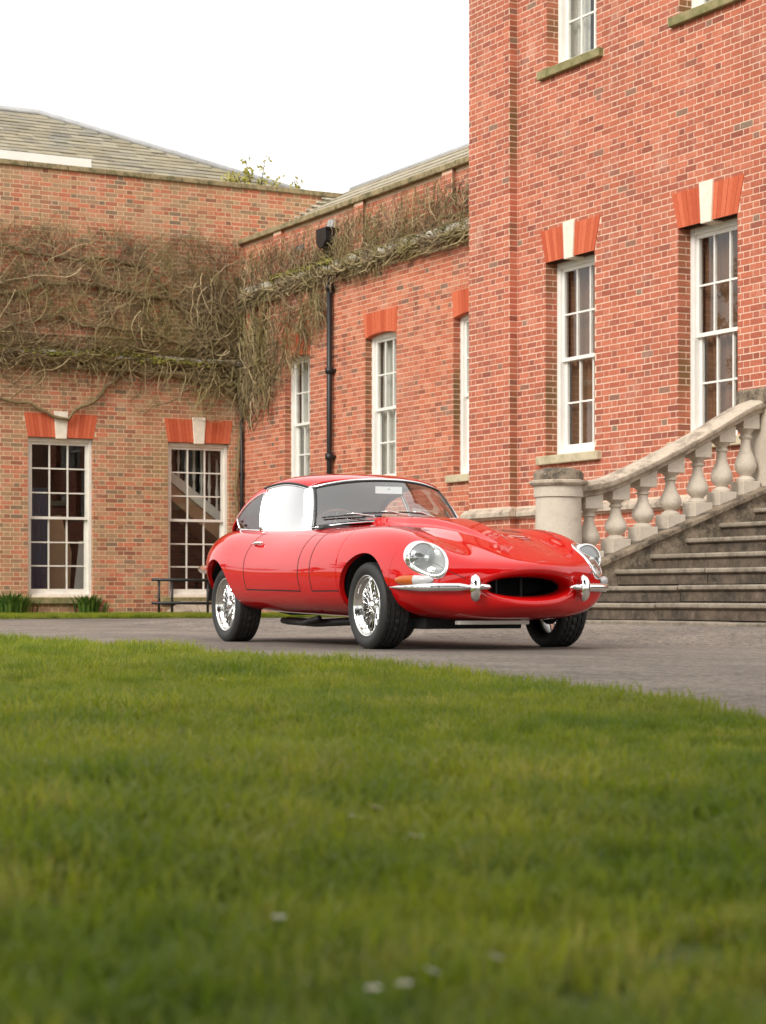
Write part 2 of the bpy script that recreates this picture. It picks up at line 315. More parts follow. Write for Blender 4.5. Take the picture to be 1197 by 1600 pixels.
def brick_wall(parent, axis, p0, u0, u1, z0, z1, ops, bmat, mmat, name='wall', singles=300, jmat=None, excl=()):
    # mortar sheet with the openings left out
    us = sorted({u0, u1, *[o['u0'] for o in ops], *[o['u1'] for o in ops]}); zs = sorted({z0, z1, *[min(z1, max(z0, o[k])) for o in ops for k in ('z0', 'z1')]})
    w = MB()
    for a, b in zip(us, us[1:]):
        for c, d in zip(zs, zs[1:]):
            um, zm = (a+b)/2, (c+d)/2
            if um < u0 or um > u1 or any(o['u0'] < um < o['u1'] and o['z0'] < zm < o['z1'] for o in ops): continue
            w.add([T(axis,p0,a,0,c), T(axis,p0,b,0,c), T(axis,p0,b,0,d), T(axis,p0,a,0,d)], [(0,1,2,3)])
    for o in ops:
        dd = o['rd']+.14; A, B, C, D = o['u0'], o['u1'], o['z0'], min(o['z1'], z1)
        for q in (((A,C),(A,D)), ((B,C),(B,D)), ((A,D),(B,D)), ((A,C),(B,C))):
            (a, c), (b, d) = q; w.add([T(axis,p0,a,0,c), T(axis,p0,b,0,d), T(axis,p0,b,dd,d), T(axis,p0,a,dd,c)], [(0,1,2,3)])
    wall = w.build(name, mmat, parent, fix=False)
    full, cut, jam = [], [], []
    k0 = int(math.floor(z0/CZ))
    for k in range(k0, int(z1/CZ)+1):
        za, zb = k*CZ, k*CZ+BH
        if za < z0-.001 or zb > z1+.001: continue
        zm = (za+zb)/2; forb = []
        for o in ops:
            if o['z0']-.03 < zm < o['z1']: forb.append((o['u0'], o['u1']))
            if o.get('at') and o['z1'] <= zm < o['at']:
                t = (zm-o['z1'])/(o['at']-o['z1']); s_ = o['sp']*t+.006; forb.append((o['u0']-s_, o['u1']+s_))
            if o.get('sill') and o['z0']-.12 < zm < o['z0']: forb.append((o['u0']-o['sill'], o['u1']+o['sill']))
        for (eu0, eu1, ez0, ez1) in excl:
            if ez0 < zm < ez1: forb.append((eu0, eu1))
        u = u0 - (PER/2 if k % 2 else 0) - .03; i = 0
        while u < u1:
            L = ST if i % 2 == 0 else HD
            segs = [(max(u, u0), min(u+L, u1))]
            for fa, fb in forb:
                ns = []
                for a, b in segs:
                    if b <= fa or a >= fb: ns.append((a, b)); continue
                    if a < fa: ns.append((a, fa))
                    if b > fb: ns.append((fb, b))
                segs = ns
            for a, b in segs:
                if b-a < .025: continue
                (full if abs((b-a)-L) < 1e-6 else cut).append((a, b, za, zb, L))
            u += L+JT; i += 1
        for o in ops:
            if o['z0'] < zm < o['z1'] and o.get('jamb', True):
                rd = o['rd']
                jb = [(0, min(HD, rd)), (HD+JT, rd)] if k % 2 else [(0, rd)]
                for a, b in jb:
                    if b-a > .02: jam.append((o['u1'], a, b, za, zb, -1)); jam.append((o['u0'], a, b, za, zb, 1))
    items = []; sing = []
    for a, b, za, zb, L in full:
        p = T(axis, p0, (a+b)/2, 0, (za+zb)/2); x, y, D = cam_px(p)
        if 0 < x < 1197 and 0 < y < 1000: sing.append((D, a, b, za, zb, L))
    sing.sort(); pick = set((q[1], q[3]) for q in sing[:singles])
    for a, b, za, zb, L in full+cut:
        if (a, za) in pick:
            o = new_obj('brick', brick_mesh(axis, L, bmat), wall); o.location = T(axis, p0, (a+b)/2, random.uniform(-.001,.001), (za+zb)/2); continue
        e = -.0028+random.uniform(-.001,.001); j = lambda s=.0018: random.uniform(-s, s)
        fr = [(a+j(), e+j(.0006), za+j()), (b+j(), e+j(.0006), za+j()), (b+j(), e+j(.0006), zb+j()), (a+j(), e+j(.0006), zb+j())]
        items.append([T(axis,p0,*q) for q in fr]+[T(axis,p0,q[0],.01,q[2]) for q in fr])
    bricks_mesh(items, 'brickwork', bmat, wall)
    ji = []
    for u, a, b, za, zb, sg in jam:
        e = u+sg*.003
        ji.append([T(axis,p0,e,a-.004 if a == 0 else a,za), T(axis,p0,e,b,za), T(axis,p0,e,b,zb), T(axis,p0,e,a-.004 if a == 0 else a,zb)]+[T(axis,p0,u,a,za), T(axis,p0,u,b,za), T(axis,p0,u,b,zb), T(axis,p0,u,a,zb)])
    bricks_mesh(ji, 'jamb_brickwork', jmat or bmat, wall)
    return wall
def abox(b, axis, p0, u0, u1, d0, d1, z0, z1):
    p, q = T(axis,p0,u0,d0,z0), T(axis,p0,u1,d1,z1)
    return b.box(min(p[0],q[0]), max(p[0],q[0]), min(p[1],q[1]), max(p[1],q[1]), z0, z1)
def flat_arch(parent, axis, p0, o, key=True, n=8, rise=0.0, kw=(.19,.25)):
    u0, u1, zb, zt, sp, rd = o['u0'], o['u1'], o['z1'], o['at'], o['sp'], o['rd']
    fn = lambda u, z, d: T(axis, p0, u, d, z)
    back = MB().prism([(u0-.0, zb+.006), (u1, zb+.006), (u1+sp, zt-.004), (u0-sp, zt-.004)], fn, -.001, rd-.012)
    arch = back.build('arch', M['rubbed_joint'], parent); um = (u0+u1)/2
    def zbot(u):
        t = (u-u0)/(u1-u0); return zb - rise + rise*4*t*(1-t)
    def side(b0, b1, t0, t1, k):
        for i in range(k):
            a, b = i/k, (i+1)/k; e = .0025
            q = [(b0+(b1-b0)*a+e, 0), (b0+(b1-b0)*b-e, 0), (t0+(t1-t0)*b-e, zt), (t0+(t1-t0)*a+e, zt)]
            pts = [(q[0][0], zbot(q[0][0])), (q[1][0], zbot(q[1][0])), q[2], q[3]]
            MB().prism(pts, fn, -.009+random.uniform(-.002,.002), rd-.01).build('voussoir', M['rubbed'], arch)
    if key:
        side(u0, um-kw[0]/2, u0-sp, um-kw[1]/2, n); side(um+kw[0]/2, u1, um+kw[1]/2, u1+sp, n)
        MB().prism([(um-kw[0]/2, zb-.02), (um+kw[0]/2, zb-.02), (um+kw[1]/2, zt+.035), (um-kw[1]/2, zt+.035)], fn, -.03, rd-.008).build('keystone', M['keystone'], arch, bevel=.006)
    else: side(u0, u1, u0-sp, u1+sp, 2*n)
    return arch
def sash_window(parent, axis, p0, o, cols, rows, sill_mat, white, curtain=None, fw=.075, sill=True, top_curve=0):
    """box frame; upper sash set in front of the lower one; every pane its own sheet"""
    u0, u1, z0, z1, rd = o['u0']+.004, o['u1']-.004, o['z0'], o['z1']-.004, o['rd']
    fr = MB(); B = lambda b, *a: abox(b, axis, p0, *a)
    B(fr, u0, u0+fw, rd, rd+.13, z0, z1); B(fr, u1-fw, u1, rd, rd+.13, z0, z1)
    B(fr, u0+fw, u1-fw, rd+.002, rd+.128, z1-.07, z1); B(fr, u0+fw, u1-fw, rd-.012, rd+.128, z0, z0+.055)
    win = fr.build('window', white, parent, bevel=.006)
    a, b = u0+fw, u1-fw; zm = z0+.055+(z1-.07-z0-.055)*(rows[1]/(rows[0]+rows[1]))
    for which, (za, zb, d, nr) in enumerate(((zm-.02, z1-.07, rd+.035, rows[0]), (z0+.055, zm+.02, rd+.078, rows[1]))):
        sb = MB(); st = .045; bot = .045 if which == 0 else .085; top = .045 if which == 0 else .04
        B(sb, a+.001, a+st, d, d+.04, za, zb); B(sb, b-st, b-.001, d, d+.04, za, zb)
        B(sb, a+st, b-st, d+.001, d+.039, za, za+bot); B(sb, a+st, b-st, d+.001, d+.039, zb-top, zb)
        iu0, iu1, iz0, iz1 = a+st, b-st, za+bot, zb-top; bw = .022
        pw = (iu1-iu0-(cols-1)*bw)/cols; ph = (iz1-iz0-(nr-1)*bw)/nr
        for c in range(1, cols): B(sb, iu0+c*pw+(c-1)*bw, iu0+c*pw+c*bw, d+.003, d+.037, iz0, iz1)
        for r in range(1, nr): B(sb, iu0, iu1, d+.005, d+.035, iz0+r*ph+(r-1)*bw, iz0+r*ph+r*bw)
        sb.build('sash', white, win)
        for c in range(cols):
            for r in range(nr):
                ua, za_ = iu0+c*(pw+bw)-.004, iz0+r*(ph+bw)-.004; t1, t2 = random.uniform(-.0035,.0035), random.uniform(-.0035,.0035)
                p = MB(); p.add([T(axis,p0,ua,d+.018-t1-t2,za_), T(axis,p0,ua+pw+.008,d+.018+t1-t2,za_), T(axis,p0,ua+pw+.008,d+.018+t1+t2,za_+ph+.008), T(axis,p0,ua,d+.018-t1+t2,za_+ph+.008)], [(0,1,2,3)])
                p.build('pane', M['pane'], win, fix=False)
    if sill:
        s = MB(); B(s, o['u0']-.14, o['u1']+.14, -.07, rd+.06, z0-.115, z0-.004); s.build('sill', sill_mat, win, bevel=.012)
    if curtain:
        cb = MB(); spans = curtain[1]
        for (ca, cz) in spans:
            L = []
            n = max(8, int((cz-ca)*45))
            for i in range(n+1):
                u = ca+(cz-ca)*i/n; d = rd+.2+.03*math.sin(u*47)+.018*math.sin(u*83+1)
                L.append([T(axis,p0,u,d,z0+.02), T(axis,p0,u,d+.01,z1)])
            cb.grid(L)
        cb.build('curtain', M[curtain[0]], win, smooth=True)
    return win
def room(parent, axis, p0, u0, u1, d0, d1, z0, z1, mat='room'):
    b = MB(); q = lambda u, d, z: T(axis, p0, u, d, z)
    V = [q(u0,d0,z0),q(u1,d0,z0),q(u1,d1,z0),q(u0,d1,z0),q(u0,d0,z1),q(u1,d0,z1),q(u1,d1,z1),q(u0,d1,z1)]
    b.add(V, [(0,1,2,3),(4,5,6,7),(2,3,7,6),(0,3,7,4),(1,2,6,5)])
    return b.build('interior', M[mat], parent, fix=False)

# ---- tall block on the right
XM, XP = 14.30, 14.18
main = empty('brick_mansion', (XM, 20, 0)); tag(main, 'tall red brick mansion block with sash windows behind the stone staircase', 'building')
main.location = (0,0,0)
mo = [dict(u0=21.12, u1=22.225, z0=2.115, z1=4.56, rd=.165, at=4.97, sp=.12, sill=.15),
      dict(u0=18.325, u1=19.42, z0=2.115, z1=4.56, rd=.165, at=4.97, sp=.12, sill=.15),
      dict(u0=21.08, u1=22.20, z0=7.0, z1=9.2, rd=.165, sill=.15, at=9.6, sp=.12),
      dict(u0=18.30, u1=19.40, z0=7.0, z1=9.2, rd=.165, sill=.15, at=9.6, sp=.12),
      dict(u0=15.50, u1=16.60, z0=2.115, z1=4.56, rd=.165, at=4.97, sp=.12, sill=.15)]
brick_wall(main, 'x', XM, 13.2, 22.90, 0, 10.2, mo, M['brick_main'], M['mortar_main'], jmat=M['brick_jamb'], excl=[(13.2, 22.9, 1.36, 1.47)])
brick_wall(main, 'x', XP, 22.895, 23.93, 0, 10.2, [], M['brick_main'], M['mortar_main'], name='corner_pilaster', singles=300, excl=[(22.8, 24, 1.36, 1.47)])
b = MB()                                       # side faces of the pilaster
b.add([(XP,22.895,0),(XM+.01,22.895,0),(XM+.01,22.895,10.2),(XP,22.895,10.2)], [(0,1,2,3)])
b.add([(XP,23.93,0),(22,23.93,0),(22,23.93,10.2),(XP,23.93,10.2)], [(0,1,2,3)])
b.add([(22,23.93,0),(22,13.2,0),(22,13.2,10.2),(22,23.93,10.2)], [(0,1,2,3)]); b.add([(XM,13.2,0),(22,13.2,0),(22,13.2,10.2),(XM,13.2,10.2)], [(0,1,2,3)])
side = b.build('side_wall', M['mortar_main'], main, fix=False)
it = []
for k in range(int(10.1/CZ)):
    za = k*CZ; zb = za+BH; e = 22.895-.003
    if 1.33 < za < 1.48: continue
    it.append([(XP-.003,e,za),(XM-.012,e,za),(XM-.012,e,zb),(XP-.003,e,zb),(XP-.003,22.9,za),(XM-.012,22.9,za),(XM-.012,22.9,zb),(XP-.003,22.9,zb)])
bricks_mesh(it, 'jamb_brickwork', M['brick_jamb'], side)
MB().box(XP-.12, 22.1, 13.1, 24.05, 10.2, 10.45).build('cornice', M['stone'], main, bevel=.02)
MB().add  # (roof above the cornice)
b = MB(); b.add([(XP-.05,13.1,10.45),(22.1,13.1,10.45),(22.1,24,10.45),(XP-.05,24,10.45),(17,16,12.2),(19.5,16,12.2),(19.5,21,12.2),(17,21,12.2)], [(0,1,5,4),(1,2,6,5),(2,3,7,6),(3,0,4,7),(4,5,6,7)]); b.build('roof', M['slate'], main)
# weathered cap stones of the plinth
u = 13.2
while u < 22.88:
    L = min(random.uniform(.7, 1.05), 22.885-u); p = MB().prism([(-.085,1.365),(.02,1.365),(.02,1.475),(-.02,1.475),(-.085,1.42)], lambda d, z, uu: (XM+d, uu, z), u+.004, u+L-.004)
    p.build('plinth_stone', M['stone_rail'], main, bevel=.006); u += L
for a, c in ((22.80, 23.40), (23.408, 24.02)):
    MB().prism([(-.085,1.365),(.03,1.365),(.03,1.478),(-.02,1.478),(-.085,1.425)], lambda d, z, uu: (XP+d, uu, z), a, c).build('plinth_stone', M['stone_rail'], main, bevel=.006)
for i, o in enumerate(mo):
    flat_arch(main, 'x', XM, o, True, 6)
    cur = ('curtain', [(o['u0']+.02, o['u1']-.02)]) if i in (0, 1, 4) else ('curtain_grey', [(o['u0']+.02, o['u0']+.62), (o['u1']-.4, o['u1']-.02)])
    sash_window(main, 'x', XM, o, 3, (2, 2), M['sill_moss'] if i > 1 else M['sill_stone'], M['white'], cur)
room(main, 'x', XM, 13.3, 23.8, .42, 3.2, .3, 10.1)

# ---- lower wing in the middle
XW, YA = 15.30, 33.67
wing = empty('brick_wing'); tag(wing, 'low red brick wing with tall white sash windows and a black downpipe', 'building')
wo_ = [dict(u0=31.0, u1=31.95, z0=2.11, z1=4.40, rd=.11, at=4.79, sp=.05, sill=.15),
       dict(u0=28.0, u1=29.02, z0=2.11, z1=4.45, rd=.11, at=4.79, sp=.05, sill=.15),
       dict(u0=25.22, u1=26.26, z0=2.11, z1=4.45, rd=.11, at=4.79, sp=.05, sill=.15)]
brick_wall(wing, 'x', XW, 23.93, YA, 0, 6.57, wo_, M['brick_wing'], M['mortar_wing'], excl=[(23.9, 33.7, 5.60, 5.80)], jmat=M['brick_jamb'])
for yc in (32.3, 29.3, 26.5):
    brick_wall(wing, 'x', XW-.06, yc-.3, yc, 5.80, 6.57, [], M['brick_wing'], M['mortar_wing'], name='parapet_pier', singles=0)
    pb = MB(); pb.add([(XW-.06,yc-.3,5.8),(XW,yc-.3,5.8),(XW,yc-.3,6.57),(XW-.06,yc-.3,6.57)], [(0,1,2,3)]); pb.add([(XW-.06,yc,5.8),(XW,yc,5.8),(XW,yc,6.57),(XW-.06,yc,6.57)], [(0,1,2,3)]); pb.build('pier_side', M['brick_wing'], wing, fix=False)
y = 23.94
while y < YA-.05:
    L = min(random.uniform(.8, 1.2), YA-.005-y)
    MB().prism([(-.12,5.62),(.02,5.60),(.02,5.80),(-.02,5.80),(-.12,5.74)], lambda d, z, uu: (XW+d, uu, z), y+.003, y+L-.003).build('string_course', M['string'], wing, bevel=.008)
    MB().box(XW-.10, XW+.26, y+.003, y+L-.003, 6.57, 6.665).build('coping_stone', M['coping'], wing, bevel=.015); y += L
for o in wo_:
    flat_arch(wing, 'x', XW, o, False, 6, rise=.05)
    sash_window(wing, 'x', XW, o, 3, (2, 2), M['sill_stone'], M['white'], ('curtain_grey', [(o['u0']+.02, o['u0']+.42), (o['u1']-.55, o['u1']-.02)]))
room(wing, 'x', XW, 24.0, 33.5, .36, 1.9, .3, 6.5)
# roof of the wing: overlapping stone-coloured slabs
rf = MB(); rf.add([(XW+.2,23.9,6.60),(XW+.2,YA+.02,6.60),(17.5,YA+.02,7.72),(17.5,23.9,7.72)], [(0,1,2,3)]); rf.add([(17.5,23.9,7.72),(17.5,YA+.02,7.72),(20,YA+.02,6.4),(20,23.9,6.4)], [(0,1,2,3)])
roof = rf.build('roof', M['lead'], wing, fix=False)
sl = Vector((17.5-XW-.2, 0, 1.12)); sl.normalize(); nr = Vector((-sl.z, 0, sl.x))
ncol = 14; cw = (YA-23.95)/ncol
for r in range(6):
    for c in range(ncol):
        a = Vector((XW+.16, 0, 6.60))+sl*(r*.42)+nr*.012; e = a+sl*.47; off = (cw/2 if r % 2 else 0)
        ya, yb = 23.95+c*cw+off+.004, min(23.95+(c+1)*cw+off-.004, YA-.01)
        if yb-ya < .1: continue
        lift = nr*.03; V = [(a.x,ya,a.z),(a.x,yb,a.z),(e.x,yb,e.z-.012),(e.x,ya,e.z-.012)]
        V += [(a.x+lift.x,ya,a.z+lift.z),(a.x+lift.x,yb,a.z+lift.z),(e.x+lift.x*.6,yb,e.z+lift.z*.6-.012),(e.x+lift.x*.6,ya,e.z+lift.z*.6-.012)]
        s = MB(); s.add(V, [(0,1,2,3),(4,5,6,7),(0,1,5,4),(1,2,6,5),(2,3,7,6),(3,0,4,7)]); s.build('roof_slab', M['roof_slab'], roof)
MB().tube([(17.47, 23.9, 7.75), (17.47, YA, 7.75)], .06, 8).build('ridge_roll', M['lead'], wing, smooth=True)
b = MB(); abox(b, 'x', XW, 31.2, 31.52, -.012, .02, 6.13, 6.235); v = b.build('air_vent', M['iron'], wing)
for k in range(4):
    b = MB(); abox(b, 'x', XW, 31.21, 31.51, -.02, -.008, 6.145+k*.022, 6.155+k*.022); b.build('vent_slat', M['lead'], v)

# ---- long range on the left
left = empty('brick_range'); tag(left, 'weathered brown brick range with parapet, bare vine and two tall white windows', 'building')
lo = [dict(u0=11.32, u1=12.49, z0=.324, z1=3.03, rd=.07, at=3.44, sp=.07, sill=.12),
      dict(u0=13.856, u1=15.026, z0=.324, z1=3.03, rd=.07, at=3.44, sp=.07, sill=.12),
      dict(u0=8.80, u1=9.97, z0=.324, z1=3.03, rd=.07, at=3.44, sp=.07, sill=.12)]
brick_wall(left, 'y', YA, 7.0, 17.6, 0, 7.57, lo, M['brick_left'], M['mortar_left'], excl=[(7, XW, 4.40, 4.53)])
x = 7.0
while x < 17.55:
    L = min(random.uniform(.5, .75), 17.6-x); MB().box(x+.003, x+L-.003, YA-.05, YA+.36, 7.57, 7.66).build('coping_stone', M['coping'], left, bevel=.012); x += L
x = 7.0
while x < XW-.03:
    L = min(random.uniform(.8, 1.3), XW-.006-x)
    MB().prism([(-.12,4.41),(.02,4.40),(.02,4.53),(-.02,4.53),(-.12,4.49)], lambda d, z, uu: (uu, YA+d, z), x+.003, x+L-.003).build('string_course', M['string'], left, bevel=.006); x += L
for i, o in enumerate(lo):
    flat_arch(left, 'y', YA, o, True, 7)
    sash_window(left, 'y', YA, o, 3, (3, 3), M['sill_moss'], M['white_old'], None, fw=.06)
room(left, 'y', YA, 7.1, 17.4, .30, 3.2, .15, 7.4)
b = MB(); b.add([(7,YA,0),(7,41,0),(7,41,7.5),(7,YA,7.5)], [(0,1,2,3)]); b.add([(17.6,YA,0),(17.6,41,0),(17.6,41,7.57),(17.6,YA,7.57)], [(0,1,2,3)]); b.build('side_wall', M['brick_left'], left, fix=False)
b = MB(); b.add([(7,YA+.3,7.5),(17.6,YA+.3,7.5),(17.6,41,7.5),(7,41,7.5)], [(0,1,2,3)]); b.build('gutter_floor', M['lead'], left, fix=False)
# hipped slate roof behind the parapet
RX, RY, RZ = 12.85, 37.6, 9.42; EYv, EZv, EX = 34.15, 7.55, 17.45
b = MB(); b.add([(7,EYv,EZv),(EX,EYv,EZv),(RX,RY,RZ),(7,RY,RZ),(EX,41,EZv),(7,41,EZv)], [(0,1,2,3),(1,4,2),(4,5,3,2)]); roofl = b.build('roof', M['slate'], left, fix=False)
ax = Vector((0, RY-EYv, RZ-EZv)); Ls = ax.length; ax.normalize(); nn = Vector((0, -ax.z, ax.y))
nrow, exposure = int(Ls/.21), .21; slates = []
for r in range(nrow):
    x = 7.0 + (.17 if r % 2 else 0)
    xr = EX+(RX-EX)*(r+.5)/nrow - .02
    while x < xr:
        wv = random.uniform(.28,.36); slates.append((r, x, min(x+wv-.006, xr))); x += wv
vis = []
its = []
for r, xa, xb in slates:
    if xb-xa < .06: continue
    a = Vector((0, EYv, EZv))+ax*(r*exposure-.02)+nn*(.03+random.uniform(0,.008)); e = a+ax*.30-nn*.022
    its.append([(xa,a.y,a.z),(xb,a.y,a.z),(xb,e.y,e.z),(xa,e.y,e.z)]+[(xa,a.y+nn.y*-.014,a.z-nn.z*.014),(xb,a.y-nn.y*.014,a.z-nn.z*.014),(xb,e.y-nn.y*.012,e.z-nn.z*.012),(xa,e.y-nn.y*.012,e.z-nn.z*.012)])
keyed = sorted(range(len(its)), key=lambda i: 0 if (0 < cam_px(its[i][0])[0] and i % 1 == 0) else 1)[:300]
ks = set(keyed)
for i in keyed:
    s = MB(); s.add(its[i], [(0,1,2,3),(4,5,6,7),(0,1,5,4),(1,2,6,5),(2,3,7,6),(3,0,4,7)]); s.build('slate', M['slate'], roofl)
bricks_mesh([q for i, q in enumerate(its) if i not in ks], 'slating', M['slate'], roofl)
MB().tube([(7,RY,RZ+.03),(RX,RY,RZ+.03),(EX,EYv,EZv+.03)], .07, 8).build('hip_roll', M['lead'], left, smooth=True)
MB().box(7.0, 12.6, YA+.40, YA+.46, 7.62, 7.90).build('gutter_board', M['white'], left)
# stepped lead flashing where the wing roof meets this wall
for i in range(9):
    t = i/8; xa = 15.98+t*.86; z = 6.90+t*.62
    MB().box(xa, xa+.24, YA-.05, YA-.004, z, z+.032).build('flashing_step', M['string'], left, bevel=.004)
MB().prism([(16.05,6.88),(16.95,7.56),(17.3,7.62),(16.5,7.0)], lambda u, z, d: (u, YA+d, z), -.03, -.002).build('flashing_sheet', M['slate'], left)
# things inside the windows of the range
bd = MB(); pts = [(12.0,.4),(12.28,.4),(12.32,1.1),(12.12,1.75),(11.92,1.72),(11.80,1.0),(11.72,.4)]
bd.prism(pts, lambda u, z, d: (u+.05, YA+d, z), .75, .78); tag(bd.build('tan_board', M['board'], None), 'tan cardboard panel leaning inside the left window of the range', 'board')
bd = MB(); bd.prism([(12.2,.42),(12.5,.42),(12.38,1.3),(12.3,1.3)], lambda u, z, d: (u+.16, YA+d, z), .6, .63); tag(bd.build('grey_sheet', M['curtain_grey'], None), 'crumpled grey sheet behind the pane edge of the left window', 'sheet')
cb = MB(); cb.grid([[(11.45+i*.02, YA+.5+.03*math.sin(i*1.9), .3), (11.45+i*.02, YA+.5+.03*math.sin(i*1.9), 2.2)] for i in range(20)]); tag(cb.build('blue_curtain', M['curtain_blue'], None, smooth=True), 'dark blue curtain hanging inside the left window of the range', 'curtain')
cb = MB(); cb.grid([[(12.72+i*.02, YA+.9+.03*math.sin(i*1.9), .3), (12.72+i*.02, YA+.9+.03*math.sin(i*1.9), 2.3)] for i in range(16)]); tag(cb.build('blue_curtain', M['curtain_blue'], None, smooth=True), 'blue curtain behind the tan board in the left window', 'curtain')
st = empty('window_staircase'); tag(st, 'white stair with turned balusters set close behind the window by the vine corner', 'staircase')  # stair built close behind the glass so its balusters show in the pane
y0 = YA+.55
b = MB(); b.prism([(13.9,2.55),(15.9,1.05),(15.9,1.25),(13.9,2.75)], lambda u, z, d: (u, d, z), y0, y0+.08); b.build('stringer', M['white_old'], st)
b = MB(); b.prism([(13.9,2.25),(15.9,.75),(15.9,1.04),(13.9,2.54)], lambda u, z, d: (u, d, z), y0+.05, y0+.9); b.build('soffit', M['board'], st)
for i in range(13):
    x = 14.0+i*.15; zb = 2.75-(x-13.9)*.75
    MB().lathe([(.016,zb),(.034,zb+.02),(.018,zb+.15),(.036,zb+.3),(.02,zb+.5),(.028,zb+.75),(.02,zb+.95)], 8, (x, y0+.04, 0)).build('baluster', M['white_old'], st, smooth=True)
b = MB(); b.prism([(13.9,3.65),(15.9,2.15),(15.9,2.22),(13.9,3.72)], lambda u, z, d: (u, d, z), y0, y0+.08); b.build('handrail', M['bark'], st)

# ---- rainwater pipes
dp = empty('downpipe'); tag(dp, 'black cast iron downpipe with hopper head on the brick wing', 'downpipe')
yp, xp = 30.12, XW-.085
MB().tube([(xp,yp,.1),(xp,yp,6.05)], .043, 12).build('pipe', M['iron'], dp, smooth=True)
for z in (1.2, 2.6, 4.0, 5.35): MB().lathe([(.05,z-.05),(.068,z-.045),(.068,z+.045),(.05,z+.05)], 12, (xp,yp,0)).build('socket', M['iron'], dp, smooth=True); MB().box(xp, XW+.02, yp-.09, yp+.09, z-.02, z+.02).build('bracket', M['iron'], dp)
MB().prism([(-.07,5.98),(.07,5.98),(.17,6.08),(.17,6.26),(.19,6.26),(.19,6.30),(-.19,6.30),(-.19,6.26),(-.17,6.26),(-.17,6.08)], lambda u, z, d: (d, yp+u, z), xp-.16, XW-.004).build('hopper', M['iron'], dp, bevel=.01)
MB().prism([(XW-.09,6.30),(XW-.01,6.30),(XW-.01,6.46),(XW-.05,6.46)], lambda d, z, uu: (d, uu, z), yp-.1, yp+.12).build('lead_chute', M['lead'], dp)
dq = empty('waste_pipe'); tag(dq, 'thin black pipe in the corner between the two brick ranges', 'pipe')
MB().tube([(XW-.07, YA-.08, .02), (XW-.07, YA-.08, 4.3)], .028, 10).build('pipe', M['iron'], dq, smooth=True)
for z in (1.1, 2.5, 3.9): MB().box(XW-.11, XW-.03, YA-.1, YA+.01, z-.02, z+.02).build('bracket', M['iron'], dq)
# ---------------------------------------------------------------- stone staircase and balustrade
NST = 9; X1, Z1, TR, RI = 9.89, .287, .39, .146; YC = 15.45
stair = empty('stone_staircase'); tag(stair, 'wide weathered stone staircase rising to the mansion', 'staircase')
def step_profile(k):
    x, z = X1+TR*(k-1), Z1+RI*(k-1)
    return [(x+.03, z-RI+.004), (x+TR+.06, z-RI+.004), (x+TR+.06, z), (x+.012, z), (x, z-.012), (x, z-.034), (x+.012, z-.046), (x+.03, z-.05)]
for k in range(1, NST+1):
    y = YC+.02; 
    while y > 9.2:
        L = random.uniform(1.3, 2.3); ya = max(9.2, y-L); prof = step_profile(k); x, z = X1+TR*(k-1), Z1+RI*(k-1)
        dx, dz = random.uniform(-.008,.008), random.uniform(-.005,.004)
        s = MB().prism([(a+dx, c+dz-(.006 if c > z-.1 else 0)) for a, c in prof], lambda a, c, d: (a, d, c), ya+.004, y-.003)
        o = s.build('step_block', M['stone_step'], stair, bevel=.006)
        nz = MB().prism([(a+dx-.0015, c+dz+.0015-(.006 if c > z-.1 else 0)) for a, c in [(x+.34,z), (x+.012,z),(x,z-.012),(x,z-.034),(x+.012,z-.045),(x+.32,z-.045)]], lambda a, c, d: (a, d, c), ya+.005, y-.004)
        nz.build('tread_nosing', M['stone_nose'], o, bevel=.004); y = ya
y = YC+.3
while y > 9.2:
    L = random.uniform(.9, 1.8); ya = max(9.2, y-L)
    MB().box(X1-.20+random.uniform(-.02,.02), X1+.2, ya+.005, y-.005, -.02, .138+random.uniform(-.008,.004)).build('kerb_slab', M['stone_nose'], stair, bevel=.012); y = ya
MB().box(X1+TR*NST, XM-.02, 9.2, YC+.02, .1, Z1+RI*(NST-1)-.003).build('landing', M['stone_step'], stair, bevel=.01)
bal = empty('stone_balustrade'); tag(bal, 'pale stone balustrade with turned balusters climbing beside the staircase', 'balustrade')
YB = 15.66
def cheek(x): return .715+.38*(x-10.69)
RAIL = np.array([(10.15,1.345),(10.41,1.352),(10.6,1.375),(10.8,1.443),(11.08,1.56),(11.37,1.69),(11.66,1.825),(11.96,1.98),(12.2,2.12),(12.38,2.195),(12.55,2.23),(13.0,2.235),(14.22,2.235)])
def rail(x): return np.interp(x, RAIL[:,0], RAIL[:,1])
xs = np.linspace(10.2, 14.28, 18); ch = [(float(x), float(cheek(x))) for x in xs]
MB().prism([(10.15, 0)]+[(10.15, cheek(10.15)-.03)]+[(x, z-.05) for x, z in ch]+[(14.28, 0)], lambda a, c, d: (a, d, c), YC, YC+.42).build('cheek_wall', M['stone_cheek'], bal, bevel=.01)
for i in range(4):
    xa, xb = 10.2+i*1.02, 10.2+(i+1)*1.02
    MB().prism([(xa+.004, cheek(xa)-.055), (xb-.004, cheek(xb)-.055), (xb-.004, cheek(xb)), (xa+.004, cheek(xa))], lambda a, c, d: (a, d, c), YC-.035, YC+.455).build('base_stone', M['stone_cheek'], bal, bevel=.012)
